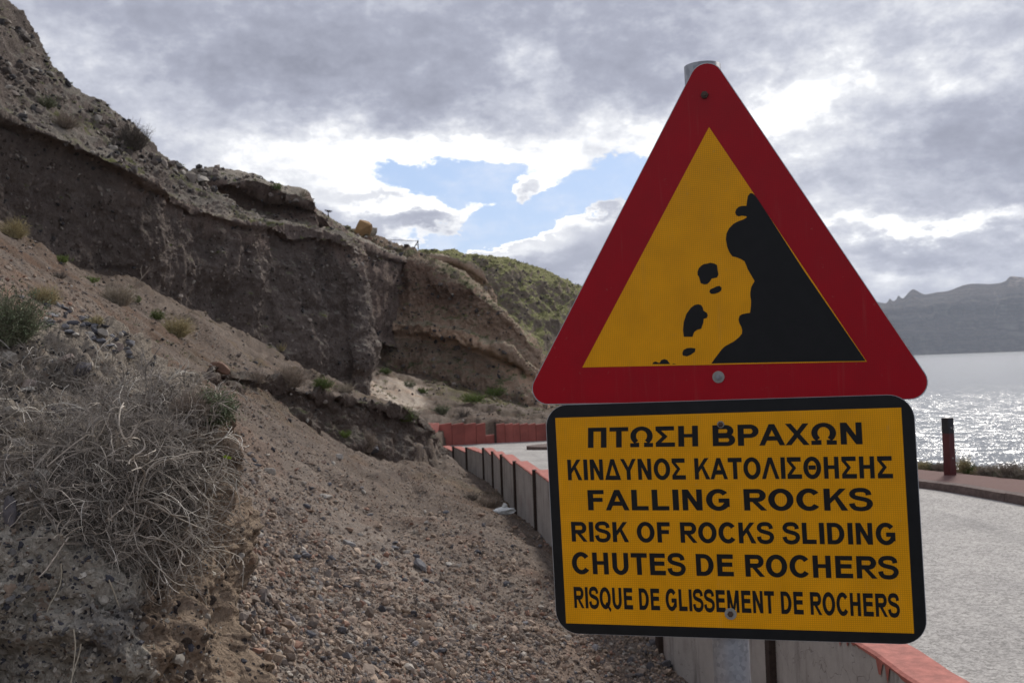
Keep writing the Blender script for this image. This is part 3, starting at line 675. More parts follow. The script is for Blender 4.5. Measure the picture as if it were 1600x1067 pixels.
SY = [[(540, 70), (552, 71), (563, 79), (575, 95), (640, 194), (720, 320), (800, 444), (900, 590), (1000, 735), (1106, 890), (700, 896), (350, 903), (366, 880), (385, 855), (400, 835), (415, 820), (440, 806), (462, 794), (485, 775), (500, 757), (501, 740), (496, 722), (487, 705), (483, 688), (488, 670), (500, 662), (518, 658), (540, 655), (544, 620), (545, 595), (541, 575), (541, 555), (546, 528), (562, 500), (545, 470), (530, 445), (513, 403), (495, 392), (475, 384), (452, 378), (438, 358), (427, 330), (421, 295), (424, 268), (436, 243), (458, 220), (480, 208), (505, 199), (522, 190), (524, 183), (500, 179), (485, 183), (472, 178), (467, 164), (472, 148), (484, 137), (500, 132), (522, 132), (525, 105), (530, 82)],
      [(300, 425), (315, 416), (332, 414), (345, 410), (365, 414), (378, 422), (381, 445), (385, 468), (378, 482), (352, 487), (343, 502), (330, 514), (315, 516), (298, 510), (290, 480), (283, 470), (282, 455), (288, 438)],
      [(340, 552), (345, 540), (360, 534), (375, 526), (390, 523), (400, 532), (399, 545), (385, 556), (365, 562), (348, 562)],
      [(285, 613), (300, 617), (308, 630), (312, 645), (328, 655), (333, 668), (327, 680), (313, 684), (310, 705), (300, 733), (280, 738), (265, 750), (258, 772), (215, 772), (211, 740), (215, 700), (228, 660), (250, 630), (268, 617)],
      [(208, 850), (214, 837), (230, 828), (250, 826), (272, 829), (270, 845), (250, 860), (230, 868), (210, 864)],
      [(62, 906), (66, 897), (78, 893), (90, 900), (97, 900), (105, 886), (120, 881), (134, 886), (142, 898), (149, 906)], [(158, 906), (165, 902), (176, 906)]]
mb = MB()
for poly in SY: plate(mb, [pl(*q) for q in Z4(poly)][::-1], .0015, .0003)
o = mb.build('falling_rocks_symbol', M_let, sign); reparent(o, tp)
# text plate
outer = [pl(852.2, 632.9), pl(870.7, 987.8), pl(1449.7, 1006.1), pl(1426.9, 615.1)]
xp = plate(MB(), rounded(outer, .050), .0050, .0025).build('text_plate', M_alu, sign)
o = plate(MB(), rounded(shrink(outer, .0015), .049), .0055, .0003).build('black_border', M_blk, sign); reparent(o, xp)
inner = [pl(868.6, 652.5), pl(885.6, 972), pl(1427.9, 987.8), pl(1407.8, 636.3)]
o = plate(MB(), inner, .0060, .0003).build('yellow_field', M_yel, sign); reparent(o, xp)

# bold grotesque letters, drawn on a cap height of 1
SW, BW = .240, .196
def rect(x0, y0, x1, y1): return [[(x0, y0), (x1, y0), (x1, y1), (x0, y1)]]
def arc(cx, cy, rx, ry, a0, a1, wx=SW, wy=BW, n=22):
    A = [R(a0+(a1-a0)*i/n) for i in range(n+1)]
    o = [(cx+rx*math.cos(a), cy+ry*math.sin(a)) for a in A]; i_ = [(cx+(rx-wx)*math.cos(a), cy+(ry-wy)*math.sin(a)) for a in A]
    return [[o[k], o[k+1], i_[k+1], i_[k]] for k in range(n)]
def stroke(pts, w, closed=False, sub=6):
    P = catmull(np.array(pts, float), np.linspace(0, len(pts)-1, (len(pts)-1)*sub+1)); T = np.gradient(P, axis=0); T /= np.linalg.norm(T, axis=1, keepdims=True)
    N_ = np.stack([-T[:, 1], T[:, 0]], 1); ww = w*(1-.13*np.abs(T[:, 0]))[:, None]; a = P+N_*ww/2; b = P-N_*ww/2
    return [[tuple(a[i]), tuple(a[i+1]), tuple(b[i+1]), tuple(b[i])] for i in range(len(P)-1)]
def diag(x0, y0, x1, y1, w): return [[(x0, y0), (x0+w, y0), (x1+w, y1), (x1, y1)]]
def bowl(x, y0, y1, w):     # right-hand bowl of B P R D
    ry = (y1-y0)/2; rx = min(ry*1.08, w*.62); cx = x+w-rx
    return rect(x, y0, cx, y0+BW)+rect(x, y1-BW, cx, y1)+arc(cx, y0+ry, rx, ry, -90, 90)
def ring(cx, r): return arc(cx, .5, r, .517, 0, 360, SW+.01, BW+.005, 48)
l = .10; D = .23
GL = {
 ' ': (.39, []), 'I': (.40, rect(l, 0, l+SW+.01, 1)), 'Ι': (.40, rect(l, 0, l+SW+.01, 1)),
 'H': (1.01, rect(l, 0, l+SW, 1)+rect(.91-SW, 0, .91, 1)+rect(l+SW, .44, .91-SW, .61)),
 'Π': (1.00, rect(l, 0, l+SW, 1)+rect(.90-SW, 0, .90, 1)+rect(l+SW, 1-BW, .90-SW, 1)),
 'T': (.86, rect(.03, 1-BW-.01, .83, 1)+rect(.43-SW/2, 0, .43+SW/2, 1-BW-.01)),
 'L': (.86, rect(l, 0, l+SW, 1)+rect(l+SW, 0, .81, BW+.01)),
 'E': (.93, rect(l, 0, l+SW, 1)+rect(l+SW, 0, .87, BW+.01)+rect(l+SW, .435, .82, .435+BW)+rect(l+SW, 1-BW-.01, .86, 1)),
 'F': (.86, rect(l, 0, l+SW, 1)+rect(l+SW, .42, .74, .42+BW)+rect(l+SW, 1-BW-.01, .80, 1)),
 'N': (1.01, rect(l, 0, l+SW-.01, 1)+rect(.91-SW+.01, 0, .91, 1)+[[(l, 1), (l+SW, 1), (.91, 0), (.91-SW, 0)]]),
 'M': (1.17, rect(l, 0, l+SW-.02, 1)+rect(1.07-SW+.02, 0, 1.07, 1)+[[(l, 1), (l+.26, 1), (.665, 0), (.505, 0)], [(1.07, 1), (.81, 1), (.505, 0), (.665, 0)]]),
 'A': (1.01, [[(0, 0), (.215, 0), (.615, 1), (.395, 1)], [(1.01, 0), (.795, 0), (.395, 1), (.615, 1)]]+rect(.24, .225, .77, .225+BW+.01)),
 'Λ': (.98, [[(0, 0), (.215, 0), (.60, 1), (.38, 1)], [(.98, 0), (.765, 0), (.38, 1), (.60, 1)]]),
 'Δ': (.98, [[(0, 0), (.20, 0), (.60, 1), (.38, 1)], [(.98, 0), (.78, 0), (.38, 1), (.60, 1)]]+rect(.05, 0, .93, BW+.01)),
 'X': (.96, diag(.01, 0, .70, 1, D)+[[(.02, 1), (.02+D, 1), (.94, 0), (.94-D, 0)]]),
 'Y': (.95, [[(0, 1), (D, 1), (.575, .44), (.375, .40)], [(.95, 1), (.95-D, 1), (.375, .44), (.575, .40)]]+rect(.475-SW/2, 0, .475+SW/2, .44)),
 'K': (1.01, rect(l, 0, l+SW, 1)+[[(l+SW, .32), (l+SW, .57), (.70, 1), (.95, 1)], [(.46, .62), (.59, .73), (1.00, 0), (.75, 0)]]),
 'Σ': (.90, rect(.06, 0, .86, BW+.01)+rect(.06, 1-BW-.01, .83, 1)+[[(.06, 1-BW), (.28, 1-BW), (.56, .5), (.34, .5)], [(.06, BW), (.28, BW), (.56, .5), (.34, .5)]]),
 'Ω': (1.06, arc(.53, .545, .47, .47, -52, 232, SW, BW, 40)+rect(.05, 0, .43, BW)+rect(.63, 0, 1.01, BW)+[[(.27, BW), (.43, BW), (.43, .22), (.27, .22)], [(.63, BW), (.79, BW), (.79, .22), (.63, .22)]]),
 'O': (1.08, ring(.54, .49)), 'Θ': (1.08, ring(.54, .49)+rect(.34, .42, .74, .42+BW)),
 'Q': (1.08, ring(.54, .49)+[[(.55, .22), (.66, .32), (1.05, -.02), (.96, -.15)]]),
 'C': (1.01, arc(.54, .5, .485, .517, 38, 322, SW+.01, BW+.005, 40)),
 'G': (1.08, arc(.55, .5, .495, .517, 40, 330, SW+.01, BW+.005, 40)+rect(.56, .37, 1.0, .37+BW)+rect(1.0-SW+.02, .17, 1.0, .37)),
 'D': (1.01, rect(l, 0, l+SW, 1)+[[(l+SW, 0), (.47, 0), (.47, BW), (l+SW, BW)], [(l+SW, 1-BW), (.47, 1-BW), (.47, 1), (l+SW, 1)]]+arc(.47, .5, .475, .5, -90, 90, SW+.01, BW)),
 'P': (.94, rect(l, 0, l+SW, 1)+bowl(l+SW, .37, 1, .59)), 'Ρ': (.94, rect(l, 0, l+SW, 1)+bowl(l+SW, .37, 1, .59)),
 'B': (1.01, rect(l, 0, l+SW, 1)+bowl(l+SW, 0, .57, .66)+bowl(l+SW, .43, 1, .60)),
 'R': (1.01, rect(l, 0, l+SW, 1)+bowl(l+SW, .40, 1, .63)+[[(.42, .41), (.60, .46), (1.00, 0), (.76, 0)]]),
 'U': (1.01, rect(l, .40, l+SW, 1)+rect(.91-SW, .40, .91, 1)+arc(.505, .40, .405, .415, 180, 360, SW, BW, 30)),
 'S': (.93, stroke([(.775, .70), (.745, .83), (.63, .915), (.46, .932), (.28, .905), (.175, .81), (.17, .69), (.27, .60), (.46, .545), (.66, .49), (.785, .40), (.80, .26), (.71, .13), (.56, .075), (.42, .07), (.25, .11), (.16, .22), (.135, .33)], .222)),
}
for a_, b_ in zip('ΤΗΒΑΧΝΚΥΟ', 'THBAXNKYO'): GL[a_] = GL[b_]
def lettering(txt, TLc, BLc, TRc, BRc):
    w = sum(GL[c][0] for c in txt); x = 0; mb = MB(); lo, hi = .10, w-.08
    A, B, Cc, Dd = pl(*BLc), pl(*BRc), pl(*TLc), pl(*TRc); kz = 0
    for c in txt:
        adv, polys = GL[c]
        if c == ' ':
            o = mb.build('lettering', M_let, sign); reparent(o, xp); mb = MB()
        for p in polys:
            kz += 1; V = []
            for (gx_, gy_) in p:
                s_ = (x+gx_-lo)/(hi-lo); V.append(pw((A*(1-s_)+B*s_)*(1-gy_)+(Cc*(1-s_)+Dd*s_)*gy_, .00645+(kz % 7)*1.5e-5))
            mb.add(V, [tuple(range(len(V)))])
        x += adv
    o = mb.build('lettering', M_let, sign); reparent(o, xp)
lettering('ΠΤΩΣΗ ΒΡΑΧΩΝ', (919.7, 667.8), (919.7, 698.9), (1346.5, 659.1), (1348.5, 693.2))
lettering('ΚΙΝΔΥΝΟΣ ΚΑΤΟΛΙΣΘΗΣΗΣ', (887, 717.3), (888.8, 749.3), (1392.3, 711.6), (1394, 746.2))
lettering('FALLING ROCKS', (918.5, 764.6), (920.2, 796.1), (1359.5, 762), (1361.5, 796.5))
lettering('RISK OF ROCKS SLIDING', (893, 814), (894.8, 844.7), (1397.5, 815.8), (1399.5, 849.9))
lettering('CHUTES DE ROCHERS', (895, 861.3), (897, 895), (1400.2, 867.9), (1402, 902.9))
lettering('RISQUE DE GLISSEMENT DE ROCHERS', (897, 915.1), (898.8, 948), (1403, 926.1), (1405, 962.4))
def bolt(px, py, off, washer, mhead, rh):
    mb = MB(); c = sgn(px, py, off)
    b = MB().tube(c, c+SN_*.006, rh, rh*.92, 6).tube(c+SN_*.006, c+SN_*.010, rh*.5, rh*.42, 14).build('bolt', mhead, sign)
    if washer:
        w = MB().tube(c-SN_*.0002, c+SN_*.0015, washer, washer*.96, 28).build('washer', M_plast, sign); reparent(w, b)
bolt(1101, 149, .0006, 0, M_rust, .0085); bolt(1122.5, 589, .0006, .0128, M_galv, .0062); bolt(1126, 663, .0064, .0075, M_rust, .0058); bolt(1141.5, 958.5, .0064, .0125, M_rust, .0065)

# ------------------------------------------------------------------ road, kerb, pavement
def asphalt_fn(t):
    p = pos(t); n = t.noise(p, 1.0, 7, .65).outputs[0]; v = t.vor(p, 70.0); v2 = t.vor(p, 28.0); nf = t.noise(p, 150, 4, .7).outputs[0]; nl = t.noise(p, .25, 5, .6).outputs[0]
    g = t('ShaderNodeSeparateColor', {0: v.outputs['Color']}).outputs[0]; g2 = t('ShaderNodeSeparateColor', {0: v2.outputs['Color']}).outputs[0]
    c = t.ramp(t.m('ADD', t.m('MULTIPLY', g, .6), t.m('MULTIPLY', g2, .4)), [(.1, (.20, .19, .178)), (.45, (.33, .312, .295)), (.9, (.49, .465, .44))])
    c = t.mix(1.0, c, t.ramp(n, [(.3, (.84, .84, .84)), (.7, (1.10, 1.10, 1.08))]), 'MULTIPLY')
    c = t.mix(1.0, c, t.ramp(nl, [(.35, (.88, .88, .88)), (.65, (1.08, 1.08, 1.08))]), 'MULTIPLY')
    pt_ = t('ShaderNodeMapping', {'Vector': p, 'Scale': (1.6, .10, 1.0), 'Rotation': (0, 0, R(-6))}).outputs[0]
    c = t.mix(t.m('MULTIPLY', t.sstep(t.noise(pt_, 1.0, 5, .6).outputs[0], .52, .66), .30), c, (.17, .165, .16))
    cr = t.vor(t.vm('ADD', p, t.noise(p, 1.5, 4, .6).outputs[1]), .55, 'DISTANCE_TO_EDGE').outputs['Distance']
    c = t.mix(t.m('MULTIPLY', t.sstep(cr, .008, .003), .22), c, (.12, .115, .11))
    return {'Base Color': c, 'Roughness': .9, 'Specular IOR Level': .25, 'bump': [(v.outputs['Distance'], .6, -.006), (nf, .4, .003)]}
M_road = mat('worn_pale_asphalt', asphalt_fn)
def strip(name, xl, xr, zf, ys, nx, M, skirt=0.0):
    V = []; zn = []
    for y in ys:
        for i in range(nx+1):
            x = xl(y)+(xr(y)-xl(y))*i/nx; V.append((x, y, zf(y)))
    V = np.array(V); V[:, 2] += .006*fbm(V*np.array([.8, .8, 0]), 3, 301)
    n = len(ys); F_ = [tuple(f) for f in gridfaces(n, nx+1)[:, ::-1].tolist()]
    Vl = V.tolist()
    if skirt:
        for col in (0, nx):
            b = len(Vl)
            for r in range(n): q = Vl[r*(nx+1)+col]; Vl.append((q[0], q[1], q[2]-skirt))
            for r in range(n-1): F_.append((r*(nx+1)+col, (r+1)*(nx+1)+col, b+r+1, b+r))
    o = mesh_np(name, Vl, F_, M, None, False); o.data.polygons.foreach_set('use_smooth', [True]*len(o.data.polygons)) if not skirt else None
    return o
ys = list(np.arange(.4, 47.2, .6))
tag(strip('road', lambda y: wallx(y)+.12, lambda y: kerbx(y), roadz, ys, 10, M_road), kind='structure')
M_pave = simple('red_pavement', (.135, .072, .062), .9, 45, .35, .5, .006, .2)
M_kerb = simple('kerb_stone', (.13, .095, .085), .9, 12, .5, .7, .02, .2)
M_kerbtop = simple('kerb_top', (.27, .24, .22), .9, 12, .4, .6, .01, .2)
tag(strip('pavement', lambda y: kerbx(y)+.17, lambda y: kerbx(y)+1.2, lambda y: roadz(y)+.115, ys, 3, M_pave, .4), kind='structure')
kb = MB(); y = 4.0
while y < 46:
    y2 = min(y+.98, 46.4); j = random.uniform(-.012, .012)
    lo = [(kerbx(y)+j, y), (kerbx(y2)+j, y2), (kerbx(y2)+.165+j, y2), (kerbx(y)+.165+j, y)]
    z1, z2 = roadz(y), roadz(y2); h_ = .125+random.uniform(-.008, .008)
    V = [(q[0], q[1], (z1 if i in (0, 3) else z2)-.2) for i, q in enumerate(lo)]
    V2 = [(q[0]+(.02 if i < 2 else 0), q[1], (z1 if i in (0, 3) else z2)+h_-(.0 if i > 1 else .012)) for i, q in enumerate(lo)]
    kb.add(V+V2, BOXF); y = y2+.018
tag(kb.build('kerb', M_kerb), kind='structure')
rp = MB(); cR = (kerbx(14.9)+.25, 14.9)
rp.add([(kerbx(14.2)+.0, 14.35, roadz(14)+.142), (kerbx(15.6), 15.6, roadz(15.6)+.14), (kerbx(15.6)+.5, 15.3, roadz(15.6)+.14), (kerbx(14.3)+.42, 14.5, roadz(14)+.142)], [(0, 3, 2, 1)])
isl = MB(); P = []
for i in range(26):
    a = 2*PI*i/26; P.append(np.array([2.3+1.75*math.cos(a)*(1+.08*math.cos(2*a)), 37.9+1.05*math.sin(a), roadz(37.9)-.1]))
isl.prism(P, np.zeros(3), np.array([0, 0, .24]))
tag(isl.build('traffic_island', M_kerb), 'low brown kerbed island on the pale road before the red wall', 'traffic island')

# ------------------------------------------------------------------ walls
def conc_fn(t):
    p = pos(t); n = t.noise(p, 2.5, 8, .68).outputs[0]; pv = t('ShaderNodeMapping', {'Vector': p, 'Scale': (1.5, 1.5, .25)}).outputs[0]
    nv = t.noise(pv, 3.0, 7, .65).outputs[0]; nf = t.noise(p, 35, 6, .7).outputs[0]
    c = t.ramp(n, [(.25, (.27, .245, .225)), (.5, (.41, .38, .35)), (.75, (.50, .47, .435))])
    c = t.mix(t.m('MULTIPLY', t.sstep(nv, .52, .70), .65), c, (.115, .10, .092))
    c = t.mix(t.m('MULTIPLY', t.sstep(t.noise(p, 1.2, 4, .6).outputs[0], .55, .7), .35), c, (.30, .21, .19))
    cr = t.vor(t.vm('ADD', p, t.noise(p, 3, 3, .6).outputs[1]), 1.6, 'DISTANCE_TO_EDGE').outputs['Distance']
    c = t.mix(t.m('MULTIPLY', t.sstep(cr, .008, .003), .4), c, (.10, .085, .075))
    return {'Base Color': c, 'Roughness': .9, 'Specular IOR Level': .2, 'bump': [(n, .4, .02), (nf, .5, .004), (t.sstep(cr, .0, .012), .5, .006)]}
M_conc = mat('weathered_concrete', conc_fn)
M_redc = simple('red_coping_paint', (.37, .125, .098), .8, 14, .42, .6, .008, .2)
M_redw = simple('red_wall_paint', (.27, .078, .062), .85, 1.2, .42, .4, .02, .3)
M_post = simple('rusty_post', (.045, .03, .024), .8, 25, .5, .6, .004, .3)
pw_ = empty('parapet_wall', (1.65, 6.6, roadz(6.6)))
tag(pw_, 'grey concrete parapet with red painted coping and rusty posts descending along the road edge', 'wall')
WY = [1.2, 2.6, 4.3, 6.6, 8.9, 11.2, 13.6, 16, 18.6, 21.2, 23.8, 26.4, 28.6, 31, 33.4, 36, 38.5]
TH = .235
for a, b in zip(WY[:-1], WY[1:]):
    pa = np.array([wallx(a), a]); pb = np.array([wallx(b), b]); t_ = (pb-pa)/np.linalg.norm(pb-pa); nr = np.array([t_[1], -t_[0]])
    zt = topz(b) if b > 9 else CAMZ-1.50
    zlow = min(hf(np.array([pa[0]]), np.array([a]))[0], roadz(a))-1.2
    nseg = 14; Vc = []; V = []
    for i in range(nseg+1):
        q = pa+(pb-pa)*(i/nseg*.994+.003)
        V += [(q[0], q[1], zlow), (q[0], q[1], zt-.012), (q[0]+nr[0]*TH, q[1]+nr[1]*TH, zt-.012), (q[0]+nr[0]*TH, q[1]+nr[1]*TH, zlow)]
    Fp = []
    for i in range(nseg): Fp += [(i*4+k, (i+1)*4+k, (i+1)*4+(k+1) % 4, i*4+(k+1) % 4) for k in range(4)]
    Fp += [(0, 1, 2, 3), tuple(nseg*4+k for k in (3, 2, 1, 0))]
    child('panel', V, Fp, M_conc, pw_)
    # coping with a ragged lower edge of paint runs
    ns = 90 if b < 14 else 24; Vc = []
    for i in range(ns+1):
        q = pa+(pb-pa)*(i/ns); e = .004
        runs = .016+.020*max(0, float(vnoise(np.array([[q[1]*9, 3.1, 0]]), 5)[0]))+ (.10*random.random()**3 if random.random() < .30 and b < 14 else 0)
        dz = .004*float(vnoise(np.array([[q[1]*6, 8.1, 0]]), 6)[0]); ex_ = .006*float(vnoise(np.array([[q[1]*5, 1.1, 0]]), 7)[0])
        for (off, z) in ((-e-.002, zt-runs), (-e-.003+ex_, zt+dz-.006), (.010+ex_, zt+dz+.004), (TH-.01+ex_, zt+dz+.004), (TH+e+ex_, zt+dz-.006), (TH+e, zt-.03)):
            Vc.append((q[0]+nr[0]*off, q[1]+nr[1]*off, z))
    Fc = [(i*6+k, (i+1)*6+k, (i+1)*6+k+1, i*6+k+1) for i in range(ns) for k in range(5)]+[tuple(range(6)), tuple(ns*6+k for k in (5, 4, 3, 2, 1, 0))]
    child('coping', Vc, Fc, M_redc, pw_)
    # post at the far joint, standing proud of the hill side
    c = pb; hw = .045
    quad = [c-t_*hw-nr*.045, c+t_*hw-nr*.045, c+t_*hw+nr*.02, c-t_*hw+nr*.02]
    mb = MB(); V = [(q[0], q[1], zlow) for q in quad]+[(q[0], q[1], zt+.012) for q in quad]
    mb.add(V, BOXF)
    mb.build('post', M_post, pw_)

bw = empty('red_boundary_wall', (-3.2, 44.5, roadz(44.5)))
tag(bw, 'dark red painted wall of stepped panels closing the far bend of the road', 'wall')
def rwall(p0x, d0, p1x, d1, ya0, ya1, low=None, k=0):
    a = at(p0x, 690, d0); b = at(p1x, 690, d1); a2, b2 = a[:2], b[:2]; t_ = (b2-a2)/np.linalg.norm(b2-a2); nr = np.array([-t_[1], t_[0]])
    za = at(p0x, ya0, d0)[2]; zb_ = at(p1x, ya1, d1)[2]; zl = roadz(min(d0, d1))-.6
    g = .012; a2 = a2+t_*g; th = .2
    pr = .02 if k % 2 else 0.0
    P = [(a2-nr*pr, za), (b2-nr*pr, zb_), (b2+nr*th, zb_), (a2+nr*th, za)]
    mb = MB(); mb.add([(q[0], q[1], zl) for q, z in P]+[(q[0], q[1], z) for q, z in P], BOXF)
    mb.build('panel', M_redw, bw)
EX = [687, 706.5, 725.6, 744.5, 759]
dd = lambda x: 44.5+(x-687)/170*1.2
for i in range(4): rwall(EX[i], dd(EX[i]), EX[i+1], dd(EX[i+1]), 663.5, 660.5, k=i)
rwall(759, dd(759), 775, dd(775), 680.5, 678.5)
EX = [775, 789.6, 802, 813, 825.6, 838, 853, 868, 883, 898, 914, 930, 947, 965, 984]
for i in range(len(EX)-1): rwall(EX[i], dd(EX[i]), EX[i+1], dd(EX[i+1]), 663.5, 661, k=i)
for a, b, k in ((657.5, 667, 0), (667, 676, 1), (676, 687, 0)): rwall(a, 40+(a-658)/29*4.5, b, 40+(b-658)/29*4.5, 662.5, 660.5, k=k)
mb = MB(); q = at(774.5, 690, dd(774.5)); mb.box((q[0]-.05, q[1]-.06, q[2]-.5), (q[0]+.05, q[1]+.02, at(774, 659, dd(774))[2])); mb.build('post', M_post, bw)

# ------------------------------------------------------------------ bollard
def bollard():
    d = 15.4; b = at(1484.5, 739, d); t = at(1480, 652.5, d); t[2] = max(t[2], b[2]+.5)
    o = empty('bollard', b); tag(o, 'square dark red bollard with a black top at the pavement edge by the sea', 'bollard')
    w = .075; ang = R(28)
    def ring_(c, s): return [np.array([c[0]+s*w*1.15*math.cos(ang+R(45)+k*PI/2), c[1]+s*w*1.15*math.sin(ang+R(45)+k*PI/2), c[2]]) for k in range(4)]
    m = b+(t-b)*.72
    b0 = b-(t-b)*.3
    MB().add(ring_(b0, 1.06)+ring_(m, 1.0), BOXF).build('post', simple('dark_red_paint', (.085, .018, .018), .55, 20, .3, .2, .004, .4), o)
    MB().add(ring_(m, 1.03)+ring_(t, 1.0), BOXF).build('cap', simple('black_paint', (.016, .016, .018), .5, 20, .3, .2, .004, .4), o)
    for f in (.82, .28):
        c = b+(t-b)*f+np.array([.02, -w*1.12, 0]); MB().tube(c, c+np.array([0, -.008, 0]), .013, .012, 10).build('bolt', M_plast, o)
bollard()

# ------------------------------------------------------------------ sea and the far coast
def sea_fn(t):
    p = pos(t)
    pm = t('ShaderNodeMapping', {'Vector': p, 'Scale': (.75, 1.0, 1.0), 'Rotation': (0, 0, R(12))}).outputs[0]
    shade_edge = t.noise(p, .006, 6, .6).outputs[0]
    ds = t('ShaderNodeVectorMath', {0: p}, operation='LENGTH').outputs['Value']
    cloud_shade = t.m('ADD', .30, t.m('MULTIPLY', t.sstep(t.m('ADD', ds, t.m('MULTIPLY', shade_edge, 400.0)), 1050, 520), .70))  # waves flattened far out to imitate a cloud's shadow on the water
    def tilt(sc, amp, det):
        c = t.noise(pm, sc, det, .6).outputs['Color']; return t('ShaderNodeVectorMath', {0: t.vm('SUBTRACT', c, (.5, .5, .5)), 3: amp}, operation='SCALE').outputs[0]
    w = t.vm('ADD', tilt(.30, 1.0, 5), tilt(2.2, 1.5, 4))
    w = t('ShaderNodeVectorMath', {0: w, 3: cloud_shade}, operation='SCALE').outputs[0]
    w = t.vm('MULTIPLY', w, (1, 1, 0))
    nrm = t.vm('NORMALIZE', t.vm('ADD', w, (0, 0, 1)))
    return {'Base Color': (.018, .035, .055), 'Roughness': .21, 'Specular IOR Level': .5, 'IOR': 1.33, 'Normal': nrm}
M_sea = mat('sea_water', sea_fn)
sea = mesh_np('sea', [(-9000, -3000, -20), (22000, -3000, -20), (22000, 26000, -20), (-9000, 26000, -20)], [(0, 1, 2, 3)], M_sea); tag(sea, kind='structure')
def isle_fn(t):
    p = pos(t); nz = t('ShaderNodeSeparateXYZ', {0: t('ShaderNodeNewGeometry').outputs['Normal']}).outputs[2]
    ph = t('ShaderNodeMapping', {'Vector': p, 'Scale': (.0012, .0012, .022)}).outputs[0]; pv = t('ShaderNodeMapping', {'Vector': p, 'Scale': (.012, .012, .003)}).outputs[0]
    a = t.noise(ph, 1.0, 6, .6, .5).outputs[0]; b = t.noise(pv, 1.0, 7, .65).outputs[0]
    c = t.ramp(t.m('ADD', t.m('MULTIPLY', a, .6), t.m('MULTIPLY', b, .4)), [(.36, (.03, .024, .022)), (.47, (.12, .09, .075)), (.53, (.05, .037, .031)), (.66, (.24, .20, .165))])
    return {'Base Color': t.mix(1.0, c, attr(t), 'MULTIPLY'), 'Roughness': .95, 'Specular IOR Level': .1, 'bump': [(b, 1.0, 140), (a, 1.0, 60), (t.noise(p, .03, 6, .7).outputs[0], 1.0, 30)]}
M_isle = mat('far_cliff', isle_fn)
DI = 5600
ic = [(1080, 556), (1150, 528), (1230, 500), (1300, 484), (1360, 476), (1384, 478), (1390, 471.5), (1395, 475), (1400, 473), (1404, 467), (1411, 471), (1426, 458), (1444, 465), (1465, 462), (1482, 460), (1505, 452), (1522, 449.5), (1545, 450), (1562, 448.5), (1572, 445), (1579, 439), (1600, 440.5), (1640, 444), (1720, 436), (1850, 450), (2000, 470), (2250, 520), (2400, 545)]
def zpy(px, d, z):      # picture row of a height at a depth, to lay out the coast
    v0 = at(px, 0, d)[2]; v1 = at(px, 1000, d)[2]; return (v0-z)/(v0-v1)*1000
shore = [(x, zpy(x, DI-500, -45), DI-500) for x, y in ic]; crest_ = [(x, y, DI) for x, y in ic]
rows = [shore, lerp_row(shore, crest_, .35), lerp_row(shore, crest_, .62, -30), lerp_row(shore, crest_, .88, -90), crest_, [(x, y+3, DI+300) for x, y in ic], [(x, zpy(x, DI+1500, -45), DI+1500) for x, y in ic]]
def dispi(P, n, u, v):
    r = ridged(P*np.array([.0032, .0032, .0012]), 5, 401); st = np.tanh(3*np.sin(P[:, 2]*.06+2*fbm(P*.002, 3, 405)))
    fade = ss(v, .02, .12)*(1-ss(v, .34, .44)); d = (45*r+14*st)*fade
    t = np.ones((len(P), 3))*(1+.15*fbm(P*.006, 4, 407))[:, None]
    px, py = px_of(P)
    vil = ss(px, 1572, 1580)*(1-ss(px, 1604, 1615))*(1-ss(py-442, 3, 9)); vil = vil*(fbm(P*.05, 2, 5) > -.1); t = t*(1+vil[:, None]*2.2)
    track = np.exp(-((px-1556-(py-450)*-.06-2*np.sin(py*.15))/1.4)**2)*ss(py, 452, 460)*(1-ss(py, 500, 525)); t = t*(1+track[:, None]*1.3)
    return d, t
sheet('far_coast', rows, 520, 200, M_isle, dispi)

# ------------------------------------------------------------------ loose stones
def ico(sub):
    import bmesh
    bm = bmesh.new(); bmesh.ops.create_icosphere(bm, subdivisions=sub, radius=1.0)
    V = np.array([v.co[:] for v in bm.verts]); Fa = np.array([[v.index for v in f.verts] for f in bm.faces]); bm.free(); return V, Fa
I1, F1 = ico(1); I2, F2 = ico(2); I3, F3 = ico(3)
PAL = np.array([(.31, .235, .18), (.24, .19, .152), (.19, .158, .135), (.36, .275, .205), (.16, .14, .13), (.12, .115, .12), (.38, .34, .29), (.27, .16, .115), (.085, .085, .095), (.22, .21, .21)])
def rotm(n):
    a, b, c = RNG.uniform(0, 2*PI, n), RNG.uniform(0, PI, n), RNG.uniform(0, 2*PI, n)
    ca, sa, cb, sb, cc, sc = np.cos(a), np.sin(a), np.cos(b), np.sin(b), np.cos(c), np.sin(c)
    return np.stack([np.stack([ca*cb*cc-sa*sc, -ca*cb*sc-sa*cc, ca*sb], 1), np.stack([sa*cb*cc+ca*sc, -sa*cb*sc+ca*cc, sa*sb], 1), np.stack([-sb*cc, sb*sc, cb], 1)], 1)
